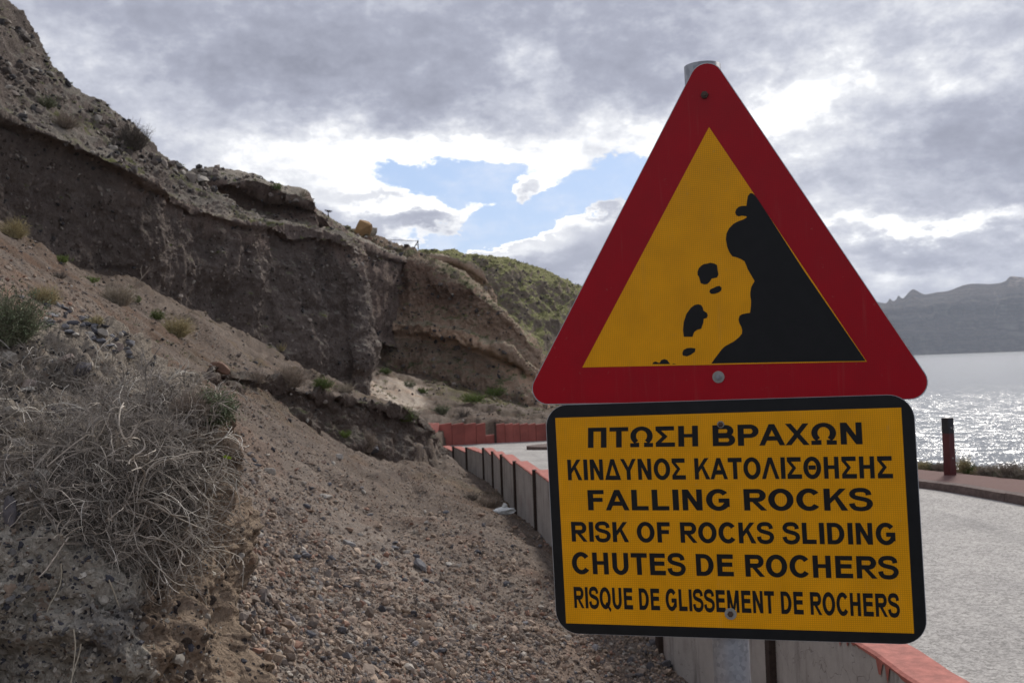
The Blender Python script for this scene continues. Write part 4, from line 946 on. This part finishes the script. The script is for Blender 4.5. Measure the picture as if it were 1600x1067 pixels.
def scatter(name, pts, nrm, size, pal, wts, base=(I1, F1), M=None):
    n = len(pts); V0, F0 = base; k = len(V0)
    V = np.repeat(V0[None], n, 0)*(1+RNG.uniform(-.28, .28, (n, k, 1)))
    for _ in range(4):
        q = RNG.normal(size=(n, 3)); q /= np.linalg.norm(q, axis=1, keepdims=True); V = V-np.maximum(np.einsum('nki,ni->nk', V, q)-RNG.uniform(.5, .9, (n, 1)), 0)[:, :, None]*q[:, None, :]
    V = V*np.stack([RNG.uniform(.7, 1.35, n), RNG.uniform(.6, 1.1, n), RNG.uniform(.4, .85, n)], 1)[:, None, :]
    V = np.einsum('nij,nkj->nki', rotm(n), V)*size[:, None, None]+(pts+nrm*(size*.25)[:, None])[:, None, :]
    Fa = (F0[None]+(np.arange(n)*k)[:, None, None]).reshape(-1, 3)
    o = mesh_np(name, V.reshape(-1, 3), Fa, M or M_stone)
    ci = RNG.choice(len(pal), n, p=wts); c = pal[ci]*RNG.uniform(.75, 1.25, (n, 1)); setcol(o, np.repeat(c, k, 0)); return o
pts, nrm, sz = [], [], []
for i in range(80000):
    px = RNG.uniform(320, 1110); py = 1075-RNG.uniform(0, 1)**1.25*560
    if i % 6 == 0: px = RNG.uniform(-5, 480); py = RNG.uniform(370, 660)
    clump = float(vnoise(np.array([[px*.010+py*.004, py*.018, 0]]), 77)[0])
    h = hit(px, py)
    if h is None: continue
    p, nn = h
    if p[1] > 30 or p[1] < 3.4 or p[0] > wallx(p[1])-.02: continue
    if LAST >= NTER: continue
    dens = .55+.6*clump+.25*math.sin(p[1]*1.3+p[0]*2)
    if RNG.uniform() > max(.22, dens+.3): continue
    s = .0072*math.exp(RNG.normal(0, .62))*(1.7 if RNG.uniform() < .06 else 1)
    s = max(s, .62*p[1]/F)*(1+.3*RNG.uniform()); s = min(s, .045 if p[1] < 16 else 2.2*p[1]/F)
    pts.append(p); nrm.append(nn); sz.append(s)
gv = scatter('gravel', np.array(pts), np.array(nrm), np.array(sz), PAL, np.array([.24, .22, .14, .15, .05, .03, .06, .07, .02, .02])); tag(gv, kind='stuff')
# pebbles weathering out of the outcrop
pts, nrm, sz = [], [], []
for i in range(1500):
    h = hit(RNG.uniform(-10, 350), RNG.uniform(540, 1080), BO)
    if h is None: continue
    s = .0046*math.exp(RNG.normal(0, .55)); pts.append(h[0]-h[1]*s*.55); nrm.append(h[1]); sz.append(min(s, .03))
PALO = np.array([(.34, .31, .26), (.27, .24, .20), (.06, .06, .07), (.13, .125, .12), (.21, .16, .12), (.42, .39, .34)])
for i in range(420):
    h = hit(RNG.uniform(-5, 150), RNG.uniform(740, 1066), BO)
    if h is not None: s = RNG.uniform(.004, .012); pts.append(h[0]-h[1]*s*.7); nrm.append(h[1]); sz.append(s)
tag(scatter('outcrop_pebbles', np.array(pts), np.array(nrm), np.array(sz), PALO, np.array([.28, .26, .16, .14, .08, .08]), (I2, F2)), kind='stuff')

def cliff_scatter(name, region, n, smin, smax, pal, wts, up=None):
    pts, nrm, sz = [], [], []
    for i in range(n):
        px = RNG.uniform(region[0], region[2]); py = RNG.uniform(region[1], region[3]); h = hit(px, py)
        if h is None or h[0][1] < 14 or (up is not None and h[1][2] < up): continue
        if float(vnoise(np.array([[px*.03, py*.04, 0]]), 88)[0]) < RNG.uniform(-.7, .4): continue
        s = RNG.uniform(smin, smax)*RNG.uniform(.4, 1)**2*h[0][1]/F; pts.append(h[0]); nrm.append(h[1]); sz.append(s)
    o = scatter(name, np.array(pts), np.array(nrm), np.array(sz), pal, wts); tag(o, kind='stuff'); return o
PC = np.array([(.10, .085, .075), (.17, .14, .12), (.24, .205, .175), (.065, .06, .06), (.33, .30, .26)])
cliff_scatter('scree', (-10, 20, 860, 660), 9000, 1.2, 5.5, PC, np.array([.3, .28, .2, .14, .08]))
cliff_scatter('cliff_top_rocks', (-5, 15, 340, 300), 2600, 3.0, 11, PC, np.array([.22, .2, .2, .2, .18]), .25)
cliff_scatter('ridge_rocks', (200, 260, 640, 420), 1600, 2.0, 6, PC, np.array([.22, .2, .2, .2, .18]), .25)
def rock(name, px, py, wpx, hpx, col, seed, label, cat='stone', group=None, sub=(I3, F3), rot=0.0, deep=.7, M=None):
    h = hit(px, py+hpx*.25)
    if h is None: return
    p, nn = h; d = (p-CAM)@fwd; w = wpx*d/F/2; hh = hpx*d/F/2
    V = sub[0].copy(); V = V*(1+.22*fbm(V*1.3+seed, 3, seed)[:, None]+.05*fbm(V*4+seed, 3, seed)[:, None])
    rr = np.random.default_rng(seed+900)
    for _ in range(9):
        q = rr.normal(size=3); q /= np.linalg.norm(q); V = V-np.maximum(V@q-rr.uniform(.45, .8), 0)[:, None]*q
    V = V*np.array([w, w*deep, hh]); c, s = math.cos(rot), math.sin(rot)
    V = np.stack([V[:, 0]*c-V[:, 2]*s, V[:, 1], V[:, 0]*s+V[:, 2]*c], 1)
    o = mesh_np(name, V, sub[1], M or M_stone, None, False); o.location = p+np.array([0, 0, hh*.35])
    setcol(o, np.array(col)[None]*(1+.15*fbm(V/w*3, 3, seed))[:, None]); tag(o, label, cat, group); return o
GRY, DRK, BRN, PAL_, RED = (.19, .185, .19), (.075, .075, .085), (.24, .165, .12), (.36, .33, .29), (.20, .12, .085)
rock('stone', 657, 882, 34, 16, GRY, 1, 'flat slanting grey stone in the middle of the gravel slope', rot=R(-32))
rock('stone', 540, 917, 17, 11, DRK, 2, 'small nearly black stone on the gravel below the flat grey one')
rock('stone', 455, 967, 26, 16, (.21, .195, .20), 3, 'rounded purple grey stone low on the gravel slope right of the outcrop')
rock('stone', 372, 868, 24, 13, PAL_, 4, 'pale grey stone touching a brown one beside the foreground outcrop')
rock('stone', 391, 875, 20, 14, BRN, 5, 'brown stone touching a pale grey one beside the foreground outcrop')
rock('stone', 546, 826, 22, 9, BRN, 6, 'flat rusty brown stone halfway down the gravel slope')
rock('stone', 582, 702, 28, 16, (.10, .10, .11), 7, 'large dark grey stone at the foot of the eroded bank')
rock('boulder', 341, 573, 42, 20, RED, 8, 'reddish boulder lying on the slope left of the eroded bank', 'boulder', rot=R(-12))
rock('stone', 510, 776, 24, 10, PAL_, 9, 'pale flat stone on the gravel above the rusty brown one', rot=R(-15))
rock('stone', 530, 713, 18, 10, PAL_, 10, 'whitish stone just below the eroded bank')
rock('stone', 421, 735, 22, 18, PAL_, 11, 'pale dusty stone high on the gravel near the dry bush', rot=R(-50))
rock('stone', 545, 848, 26, 9, (.23, .22, .215), 12, 'long thin grey stone next to the rusty brown one', rot=R(-20))
rock('stone', 741, 976, 11, 9, (.62, .55, .42), 13, 'small cream stone at the bottom of the gravel')
rock('stone', 700, 880, 20, 9, PAL_, 14, 'pale grey stone right of the slanting flat one', rot=R(-18))
rock('stone', 490, 890, 15, 10, (.45, .42, .38), 15, 'small light stone between the dark and the purple grey ones')
rock('stone', 1025, 880, 0.1, .1, GRY, 16, 'x') if False else None
for i, (x, y) in enumerate([(1022, 1003), (1036, 1012), (1008, 1016), (1040, 1035), (1015, 1040), (985, 1030), (1000, 1055)]):
    rock('stone', x, y, random.uniform(14, 24), random.uniform(12, 18), (.10, .095, .10), 20+i, 'dark stone in the heap against the foot of the parapet wall', 'stone', 'dark stones heaped against the parapet wall', (I2, F2))
rs = random.Random(4)
for i in range(46):
    x, y = rs.uniform(70, 205), 0; y = 478+(x-70)*.42+rs.uniform(-14, 24)
    rock('stone', x, y, rs.uniform(9, 26), rs.uniform(6, 13), rs.choice([DRK, DRK, GRY, PAL_, (.13, .13, .14), GRY]), 40+i, 'grey or black stone in the heap above the dry bush', 'stone', 'grey and black stones heaped above the dry bush', (I2, F2), R(rs.uniform(-30, 10)))
for i in range(80):
    x, y = rs.uniform(370, 850), rs.uniform(690, 1050)
    if y < 640+(x-400)*.35+40: continue
    rock('stone', x, y, rs.uniform(9, 17), rs.uniform(6, 11), rs.choice([DRK, BRN, GRY, PAL_, BRN, (.30, .22, .17)]), 100+i, 'fist sized stone scattered on the gravel slope', 'stone', 'loose stones scattered on the gravel slope', (I2, F2), R(rs.uniform(-30, 10)))
for i, (x, y, w_, h_) in enumerate([(30, 690, 34, 26), (60, 740, 40, 30), (130, 575, 34, 28), (105, 560, 30, 20), (12, 560, 36, 30), (150, 660, 40, 26), (90, 640, 34, 20), (45, 600, 30, 22), (160, 520, 26, 18), (75, 770, 30, 22), (20, 800, 26, 60), (185, 540, 26, 22), (20, 640, 30, 22), (120, 700, 36, 22)]):
    rock('stone', x, y, w_, h_, [(.30, .27, .23), (.36, .33, .28), (.12, .11, .115), (.25, .20, .17)][i % 4 if i != 10 else 2], 200+i, 'stone lying among the grey twigs of the dry bush', 'stone', 'stones among the twigs of the dry bush', (I3, F3))
def sky0(px):
    for py in np.arange(200, 600, .5):
        if hit(px, py) is not None: return float(py)
rock('rock_pinnacle', 566, sky0(566)-6, 36, 44, (.33, .20, .09), 300, 'ochre rock knob standing on the skyline of the ridge', 'rock', deep=.9)
rock('rock_pinnacle', 580, sky0(580)-2, 26, 26, (.30, .26, .20), 301, 'pale grey rock on the skyline just right of the ochre knob', 'rock', deep=.9)

# ------------------------------------------------------------------ shrubs
def twigpath(p, d, L, n, curl, rng, grav=0.0):
    P = [p]; d = d/np.linalg.norm(d); ax_ = rng.normal(size=3); ax_ /= np.linalg.norm(ax_); st = L/n
    for i in range(n):
        d = d+np.cross(ax_, d)*curl/n+rng.normal(size=3)*.10+np.array([0, 0, -grav/n]); d /= np.linalg.norm(d)
        p = p+d*st; P.append(p)
        if rng.uniform() < .12: ax_ = rng.normal(size=3); ax_ /= np.linalg.norm(ax_)
    return np.array(P)
KINDS = {'dry': ((.27, .22, .175), (.20, .16, .125), 0), 'pale': ((.36, .31, .24), (.27, .23, .18), 0), 'dark': ((.14, .12, .10), (.10, .09, .075), 0),
         'straw': ((.40, .34, .19), (.28, .24, .13), .15), 'green': ((.14, .15, .06), (.10, .16, .035), 1.0), 'grey_green': ((.20, .20, .13), (.15, .18, .10), .8), 'bright': ((.15, .18, .06), (.17, .24, .05), 1.2)}
def shrub(px, py, wpx, hpx, kind, label, group=None, name='shrub', n=None, lean=0.0, cat='shrub', base=None):
    h = (base, None) if base is not None else hit(px, py+hpx*.35)
    if h is None: return
    p0, nn = h; d = (p0-CAM)@fwd; w = wpx*d/F/2; hh = hpx*d/F; rng = np.random.default_rng(int(px*7+py)); ct, cl, leaf = KINDS[kind]
    n = n or int(np.clip(wpx*hpx*.16, 50, 420)); paths, rad, cols = [], [], []
    for i in range(n):
        a = rng.uniform(0, 2*PI); e = rng.uniform(.05, 1)**.6; dr = np.array([math.cos(a)*w*(1-e*.7), math.sin(a)*w*.7*(1-e*.7), hh*(.25+.75*e)])+np.array([lean*w, 0, 0])
        off = np.array([math.cos(a)*w*.45*rng.uniform(), math.sin(a)*w*.35*rng.uniform(), 0]); L = np.linalg.norm(dr)*rng.uniform(.55, 1.05)
        P = twigpath(off+np.array([0, 0, -.06*hh]), dr, L, 6, rng.uniform(-1.4, 1.4), rng); paths.append(P); r0_ = max(.0011, .26*d/F); rad.append(np.linspace(r0_*1.3, r0_*.55, 7))
        cols.append(np.array(ct)*rng.uniform(.6, 1.35))
        for q in range(2):
            j = rng.integers(2, 6); P2 = twigpath(P[j], P[j]-P[j-1]+rng.normal(size=3)*L*.12, L*.4, 4, rng.uniform(-2, 2), rng); paths.append(P2); rad.append(np.linspace(r0_*.8, r0_*.4, 5)); cols.append(np.array(ct)*rng.uniform(.6, 1.4))
    V, Fa = tubes(paths, rad); cv = np.repeat(np.array(cols), [len(P)*3 for P in paths], 0)
    o = mesh_np(name, V, Fa, M_leaf); setcol(o, cv); o.location = p0; tag(o, label, cat, group)
    if leaf:
        nl = int(n*9*leaf); idx = rng.integers(0, len(paths), nl); LV, LC = [], []; s = max(.006, 1.1*d/F)
        for k in idx:
            P = paths[k]; j = rng.integers(1, len(P)); c = P[j]+rng.normal(size=3)*s*.7; a1 = rng.normal(size=3); a1 /= np.linalg.norm(a1); a2 = np.cross(a1, rng.normal(size=3)); a2 /= np.linalg.norm(a2)
            LV += [c-a1*s*.9, c+a2*s*.42, c+a1*s*.9, c-a2*s*.42]; LC += [np.array(cl)*rng.uniform(.55, 1.4)]*4
        lf = mesh_np('leaves', LV, np.arange(nl*4).reshape(-1, 4), M_leaf); setcol(lf, np.array(LC)); lf.parent = o
    return o
SH = [(207, 216, 62, 46, 'dark', 'dark grey domed bush on the skyline of the dark cliff'), (100, 190, 62, 26, 'dry', 'grey low bush on the cliff top left of the domed one'), (70, 160, 54, 18, 'grey_green', 'grey green cushion plant high on the cliff shoulder'),
      (432, 292, 20, 12, 'green', 'small dark bush on the crest of the banded knoll'), (474, 302, 24, 14, 'pale', 'pale twiggy bush on the right end of the banded knoll'),
      (22, 358, 48, 36, 'straw', 'straw coloured tuft at the left edge under the dark cliff'), (96, 405, 30, 14, 'bright', 'bright green tuft at the foot of the dark cliff, leftmost'),
      (143, 437, 26, 12, 'bright', 'green tuft below the cliff, second from the left edge'), (213, 468, 20, 12, 'green', 'small green tuft beside the leaning dead branch'), (246, 492, 26, 20, 'green', 'green bush below the dark hollow of the cliff'),
      (276, 512, 58, 38, 'straw', 'dry yellowish bush right of the green one under the cliff hollow'), (185, 462, 62, 40, 'pale', 'pale grey bush hanging over a dark hollow in the slope'), (68, 462, 60, 36, 'straw', 'straw yellow grass clump above the stone heap'),
      (92, 430, 30, 14, 'dark', 'dark brown cushion bush on the upper left slope'), (18, 500, 90, 100, 'grey_green', 'grey green bush at the left edge above the dry bush'), (335, 640, 62, 62, 'grey_green', 'green tipped bush behind the right edge of the dry bush'),
      (300, 640, 60, 60, 'dry', 'brown twiggy bush between the dry bush and the green tipped one'), (345, 705, 36, 60, 'dry', 'tuft of dead grass hanging at the right edge of the outcrop'), (452, 590, 66, 38, 'dry', 'dry bush on the lip of the eroded bank'),
      (505, 598, 40, 22, 'green', 'green bush on the bank below the corner of the dark cliff'), (542, 606, 30, 22, 'pale', 'pale grey bush at the foot of the cliff corner'), (538, 678, 24, 14, 'bright', 'bright green tuft at the foot of the eroded bank'),
      (628, 648, 52, 26, 'green', 'green bush crowning the end of the eroded bank'), (575, 690, 26, 40, 'dry', 'dead grass hanging on the face of the eroded bank'), (438, 543, 22, 14, 'straw', 'straw tuft at the foot of the dark cliff face'),
      (602, 580, 24, 12, 'green', 'small green bush on the slope behind the cliff corner'), (690, 640, 34, 18, 'grey_green', 'grey green bush above the corner of the red wall'), (806, 620, 18, 24, 'dry', 'grey bush at the right foot of the brown cliff'),
      (640, 600, 24, 12, 'grey_green', 'low grey green bush above the pale ash bank'), (725, 645, 30, 14, 'dark', 'dark low bush just above the red wall'), (763, 784, 60, 22, 'dry', 'dry brown weeds at the foot of the parapet wall'), (738, 775, 30, 16, 'dark', 'dark weeds left of the brown ones near the parapet wall'),
      (713, 430, 16, 16, 'pale', 'pale grey bush on the rim of the brown cliff'), (745, 455, 0, 0, 'dry', ''), (660, 610, 20, 10, 'green', 'tiny green bush right of the pale ash bank'), (775, 612, 46, 16, 'bright', 'patch of bright green plants below the brown cliff'), (740, 622, 50, 14, 'bright', 'lower green plants left of the bright patch'),
      (150, 500, 30, 16, 'straw', 'yellowish weed growing in the stone heap'), (400, 590, 50, 22, 'dry', 'dry weeds at the left end of the eroded bank')]
for s_ in SH:
    if s_[2]: shrub(*s_)
# low scrub too small and dense to count
def scrub(name, region, n, cols, up, ymax=200, s=1.0, ymin=14):
    rng = np.random.default_rng(len(name)+n); Vs, Cs = [], []
    for i in range(n):
        px, py = rng.uniform(region[0], region[2]), rng.uniform(region[1], region[3]); h = hit(px, py)
        if h is None or h[1][2] < up or not ymin < h[0][1] < ymax or (h[0][0] > wallx(h[0][1])-.1 and h[0][1] < 47): continue
        if float(vnoise(np.array([[px*.025, py*.035, 3]]), 89)[0]) < rng.uniform(-.5, .5): continue
        p = h[0]; k = h[0][1]/F*s; c = np.array(cols[rng.integers(len(cols))])*rng.uniform(.7, 1.3); r = rng.uniform(1.2, 4.5)*k
        for j in range(22):
            d = rng.normal(size=3); d[2] = abs(d[2])+.25; d /= np.linalg.norm(d); b = p+np.array([rng.normal(), rng.normal(), 0])*r*.6; w = np.cross(d, rng.normal(size=3)); w = w/np.linalg.norm(w)*k*.55
            t_ = b+d*r*rng.uniform(.6, 1.3); Vs += [b-w-d*r*.2, b+w-d*r*.2, t_]; Cs += [c*rng.uniform(.7, 1.3)]*3
    o = mesh_np(name, Vs, np.arange(len(Vs)).reshape(-1, 3), M_leaf); setcol(o, np.array(Cs)); tag(o, kind='stuff')
scrub('cliff_top_scrub', (-5, 30, 640, 400), 1500, [(.24, .20, .15), (.20, .21, .10), (.17, .20, .07), (.28, .25, .19)], .35)
scrub('slope_scrub', (-5, 380, 700, 660), 700, [(.26, .22, .16), (.20, .20, .10), (.16, .14, .11), (.28, .25, .17)], .3, 60)
scrub('hill_scrub', (560, 390, 910, 650), 2200, [(.19, .18, .10), (.13, .12, .08), (.24, .25, .11), (.32, .29, .17)], .25, 400, ymin=55)
# leaning dead branch under the cliff
b0 = hit(198, 458)[0]; dB = (b0-CAM)@fwd; kB = dB/F
def brp(px, py): return at(px, py, dB-.2)
P1 = catmull(np.array([b0, brp(212, 445), brp(224, 432), brp(235, 417)]), np.linspace(0, 3, 12)); P2 = catmull(np.array([brp(222, 434), brp(220, 424), brp(222, 414)]), np.linspace(0, 2, 8)); P3 = catmull(np.array([brp(228, 427), brp(232, 424), brp(240, 418)]), np.linspace(0, 2, 6))
V, Fa = tubes([P1, P2, P3], [np.linspace(.9, .5, 12)*kB, np.linspace(.5, .3, 8)*kB, np.linspace(.5, .3, 6)*kB], 5)
o = mesh_np('dead_branch', V-b0, Fa, M_leaf); o.location = b0; setcol(o, np.tile((.38, .33, .27), (len(V), 1))); tag(o, 'bare pale branch leaning up against the dark cliff', 'branch')

# the big tangled dry bush over the outcrop
def big_bush():
    rng = np.random.default_rng(99); paths, rad, cols = [], [], []
    def inside(x, y):
        lim = np.interp(x, [0, 60, 120, 200, 260, 320, 345], [760, 800, 850, 900, 895, 850, 760]); top = np.interp(x, [0, 100, 200, 280, 335], [545, 545, 560, 600, 660]); return top < y < lim
    cnt = 0
    while cnt < 1150:
        x, y = rng.uniform(-30, 322), rng.uniform(540, 900)
        if not inside(x, y): continue
        dn = 1.0*math.exp(-((x-215)/115)**2-((y-735)/115)**2)+.30
        if rng.uniform() > dn: continue
        h = hit(x, y, BO)
        if h is None: continue
        cnt += 1; p, nn = h; big = math.exp(-((x-205)/110)**2-((y-730)/100)**2)
        lump = .5+.9*float(vnoise(np.array([[x*.022, y*.022, 0]]), 13)[0]); p = p+nn*big*rng.uniform(0, .15)*max(.03, lump)
        d = nn*.35+rng.normal(size=3)*.85+np.array([.10, -.1, .12 if y < 700 else -.25]); L = rng.uniform(.06, .17)*(1+.4*big)
        P = twigpath(p, d, L, 8, rng.uniform(-4.2, 4.2), rng, .4); r = rng.uniform(.0008, .0019)*(1.6 if rng.uniform() < .08 else 1)
        pale = rng.uniform() < .16; c = np.array((.56, .52, .45) if pale else (.33, .29, .245))*rng.uniform(.35, 1.35)
        if cnt % 14 == 0 and y > 640:
            r = rng.uniform(.0024, .0040); P = twigpath(p, d, min(L*1.3, .22), 8, rng.uniform(-3.5, 3.5), rng, .5); c = np.array((.40, .35, .29))*rng.uniform(.6, 1.25)
        paths.append(P); rad.append(np.linspace(r, r*.5, 9)); cols.append(c)
        for b in range(rng.integers(2, 5)):
            j = rng.integers(2, 8); P2 = twigpath(P[j], (P[j]-P[j-1])/np.linalg.norm(P[j]-P[j-1])+rng.normal(size=3)*.6, L*rng.uniform(.3, .7), 5, rng.uniform(-3, 3), rng, .2)
            paths.append(P2); rad.append(np.linspace(r*.7, r*.4, 6)); cols.append(c*rng.uniform(.7, 1.3))
            if rng.uniform() < .6:
                j = rng.integers(1, 5); P3 = twigpath(P2[j], (P2[j]-P2[j-1])/np.linalg.norm(P2[j]-P2[j-1])+rng.normal(size=3)*.7, L*rng.uniform(.15, .4), 4, rng.uniform(-3, 3), rng); paths.append(P3); rad.append(np.linspace(r*.55, r*.35, 5)); cols.append(c*rng.uniform(.7, 1.4))
    cnt = 0
    while cnt < 3600:
        x, y = rng.uniform(-10, 325), rng.uniform(560, 880)
        if not inside(x, y) or rng.uniform() > math.exp(-((x-200)/120)**2-((y-730)/110)**2)+.15: continue
        h = hit(x, y, BO)
        if h is None: continue
        cnt += 1; p, nn = h; big = math.exp(-((x-205)/110)**2-((y-730)/100)**2); p = p+nn*big*rng.uniform(0, .14)
        L = rng.uniform(.035, .10); r = rng.uniform(.0006, .0011); P = twigpath(p, nn*.5+rng.normal(size=3), L, 5, rng.uniform(-4, 4), rng, .2)
        paths.append(P); rad.append(np.linspace(r, r*.6, 6)); cols.append(np.array((.27, .235, .20))*rng.uniform(.4, 1.5))
    V, Fa = tubes(paths, rad); cv = np.repeat(np.array(cols), [len(P)*3 for P in paths], 0)
    root = hit(170, 720, BO)[0]
    o = mesh_np('dry_bush', V-root, Fa, M_leaf); o.location = root; setcol(o, cv); tag(o, 'big tangled leafless grey bush sprawling over the pale outcrop in the left foreground', 'bush')
    hl_ = hit(305, 713, BO)
    if hl_:
        c = hl_[0]+hl_[1]*.12-root; q = [c+np.array(v)*.013 for v in ((-1, 0, .2), (-.2, -.3, .7), (1.1, 0, .1), (.9, .2, -.4), (0, .1, -.25))]
        lf = mesh_np('leaf', q, [(0, 1, 2, 3, 4)], M_leaf); setcol(lf, np.tile((.30, .42, .05), (5, 1))); lf.parent = o; lf['label'] = 'single yellow green leaf'
big_bush()
# roots hanging from the outcrop
rng = np.random.default_rng(5); paths, rad = [], []
for (x, y, L) in [(118, 985, .14), (125, 1000, .12), (318, 930, .25), (240, 1010, .12), (90, 880, .16), (230, 880, .2), (165, 905, .12)]:
    h = hit(x, y, BO)
    if h: paths.append(twigpath(h[0]+h[1]*.01, h[1]*.2+np.array([.1, -.1, -1.]), L, 9, .8, rng, .5)); rad.append(np.linspace(.0022, .001, 10))
LB = ['short pale root dangling low at the left of the outcrop', 'second short root beside it low on the outcrop', 'long thin root trailing down the right edge of the outcrop', 'pale root on the brown face low at the right of the outcrop', 'root hanging under the left part of the dry bush', 'root hanging under the right part of the dry bush', 'root hanging under the middle of the dry bush']
for P_, r_, lb in zip(paths, rad, LB):
    V, Fa = tubes([P_], [r_], 5); o = mesh_np('hanging_root', V-P_[0], Fa, M_leaf, None, True); o.location = P_[0]; setcol(o, np.tile((.42, .37, .28), (len(V), 1))); tag(o, lb, 'root', 'roots hanging from the outcrop')
# verge plants by the sea
VG = [('straw', 'pale grass clump left of the bollard by the sea'), ('dry', 'dry tuft touching the foot of the bollard'), ('straw', 'yellowish upright tuft just right of the bollard'), ('green', 'low green tuft right of the bollard'), ('dry', 'grey brown verge bush midway between the bollard and the picture edge'), ('pale', 'pale verge bush next to the grey brown one'), ('dry', 'tallest dry bush on the verge towards the right'), ('pale', 'bush at the far right end of the verge')]
def verge_at(x, off):
    ys_ = np.linspace(12.5, 20, 300); pp = np.stack([kerbx(ys_)+off, ys_, roadz(ys_)+.1], 1); xs_ = px_of(pp)[0]; i_ = int(np.argmin(np.abs(xs_-x))); q_ = drop(pp[i_][0], pp[i_][1]); return q_[0]
for i, (x, k_) in enumerate(zip([1446, 1470, 1508, 1520, 1540, 1558, 1578, 1598], VG)):
    shrub(x, 740, [34, 28, 16, 30, 36, 38, 42, 40][i], [16, 16, 32, 15, 20, 22, 32, 26][i], k_[0], k_[1], None, 'verge_plant', 300, base=verge_at(x, 1.42+.1*(i % 2)))
for i in range(40):
    y = 9.0+i*.55; x = kerbx(y)+1.40+.25*abs(math.sin(i*3.1)); q = drop(x, y)
    if q: shrub(900+i, 700, 34*15/y, 15*15/y, ['straw', 'dry', 'grey_green'][i % 3], 'low dry grass tuft in the row along the outer edge of the pavement', 'grass tufts along the pavement edge', 'grass_tuft', 110, base=q[0])
q = at(1556, 788, 12.95); 
kg = shrub(1553, 786, 34, 16, 'green', 'small green weed sprouting from the kerb joint', None, 'kerb_weed', 90)

# ------------------------------------------------------------------ litter, hoist and post on the skyline
h = hit(787, 803)
if h:
    p = h[0]; V = I3.copy(); V = V*(1+.5*ridged(V*1.6, 3, 9)[:, None]*.5); V = V*np.array([.17, .08, .055]); o = mesh_np('plastic_bag', V, F3, simple('white_plastic', (.62, .64, .62), .45, 30, .2, .5, .01, .5), None, False); o.location = p+np.array([0, 0, .05])
    o['label'] = 'crumpled white plastic bag lying by the foot of the parapet wall'; o['category'] = 'litter'
    kn_ = mesh_np('handle', V*np.array([.25, .4, 1.2])+np.array([.02, 0, .06]), F3, o.data.materials[0]); kn_.parent = o
h = hit(470, 537+0)
def skyline(px, d0=0):
    for py in np.arange(200, 600, .5):
        if hit(px, py) is not None: return float(py)
dy = skyline(513)-331; tp_ = hit(513, 333+dy)
if tp_:
    b = tp_[0]-np.array([0, 0, .2]); d = (b-CAM)@fwd; k = d/F
    o = empty('line_post', b); tag(o, 'small T shaped post on the skyline left of the ochre rock', 'post')
    tz = at(513, 324+dy, d)[2]
    MB().tube(b, (b[0], b[1], tz), .9*k, .7*k, 8).build('pole', M_post, o); MB().tube((b[0]-5.5*k, b[1], tz+1.2*k), (b[0]+6*k, b[1], tz-1.0*k), .9*k, .9*k, 8).build('crossbar', M_post, o)
    MB().tube((b[0]-3*k, b[1], tz-1*k), (b[0]+4*k, b[1], tz-2.4*k), .6*k, .6*k, 8).build('brace', M_post, o)
dy = skyline(650)-398; hp = hit(650, skyline(650)+1.0) or hit(650, skyline(650)+3)
if hp is not None:
    b = hp[0]-np.array([0, 0, .1]); d = (b-CAM)@fwd; k = d/F
    o = empty('hoist_frame', b); tag(o, 'little A frame hoist with a taut cable on the skyline beside the green hill', 'frame')
    top = at(653, 387+dy, d)
    for x, y in ((646, 399), (653.5, 400)): MB().tube(at(x, y+dy, d), top, .8*k, .7*k, 8).build('leg', M_post, o)
    MB().tube(at(649.5, 393+dy, d), at(653.2, 393+dy, d), .4*k, .4*k, 8).build('crossbar', M_post, o)
    MB().tube(top+np.array([-k, 0, 0]), top+np.array([k, 0, 0]), 1.3*k, 1.3*k, 10).build('pulley', M_post, o)
    MB().tube(top, at(600, 384+dy, d+4), -1*-.4*k, .4*k, 5).build('cable', M_post, o)
    MB().box(at(633, 396+dy, d)-np.array([0, 1, .3]), at(640, 393.5+dy, d)+np.array([0, 1, 0])).build('winch', M_post, o)

# ------------------------------------------------------------------ air
hz = mesh_np('haze', *(lambda b: (b.v, b.f))(MB().box((-2500, -300, -24), (6500, 6600, 420))), None)
mh = bpy.data.materials.new('haze_air'); mh.use_nodes = True; mh.node_tree.nodes.clear(); th_ = NT(mh.node_tree)
pv_ = th_('ShaderNodeVolumePrincipled', {'Color': (.78, .86, 1.0, 1), 'Density': 0.6e-4, 'Anisotropy': .2}); th_('ShaderNodeOutputMaterial', {'Volume': pv_.outputs[0]})
hz.data.materials.append(mh); tag(hz, kind='stuff')
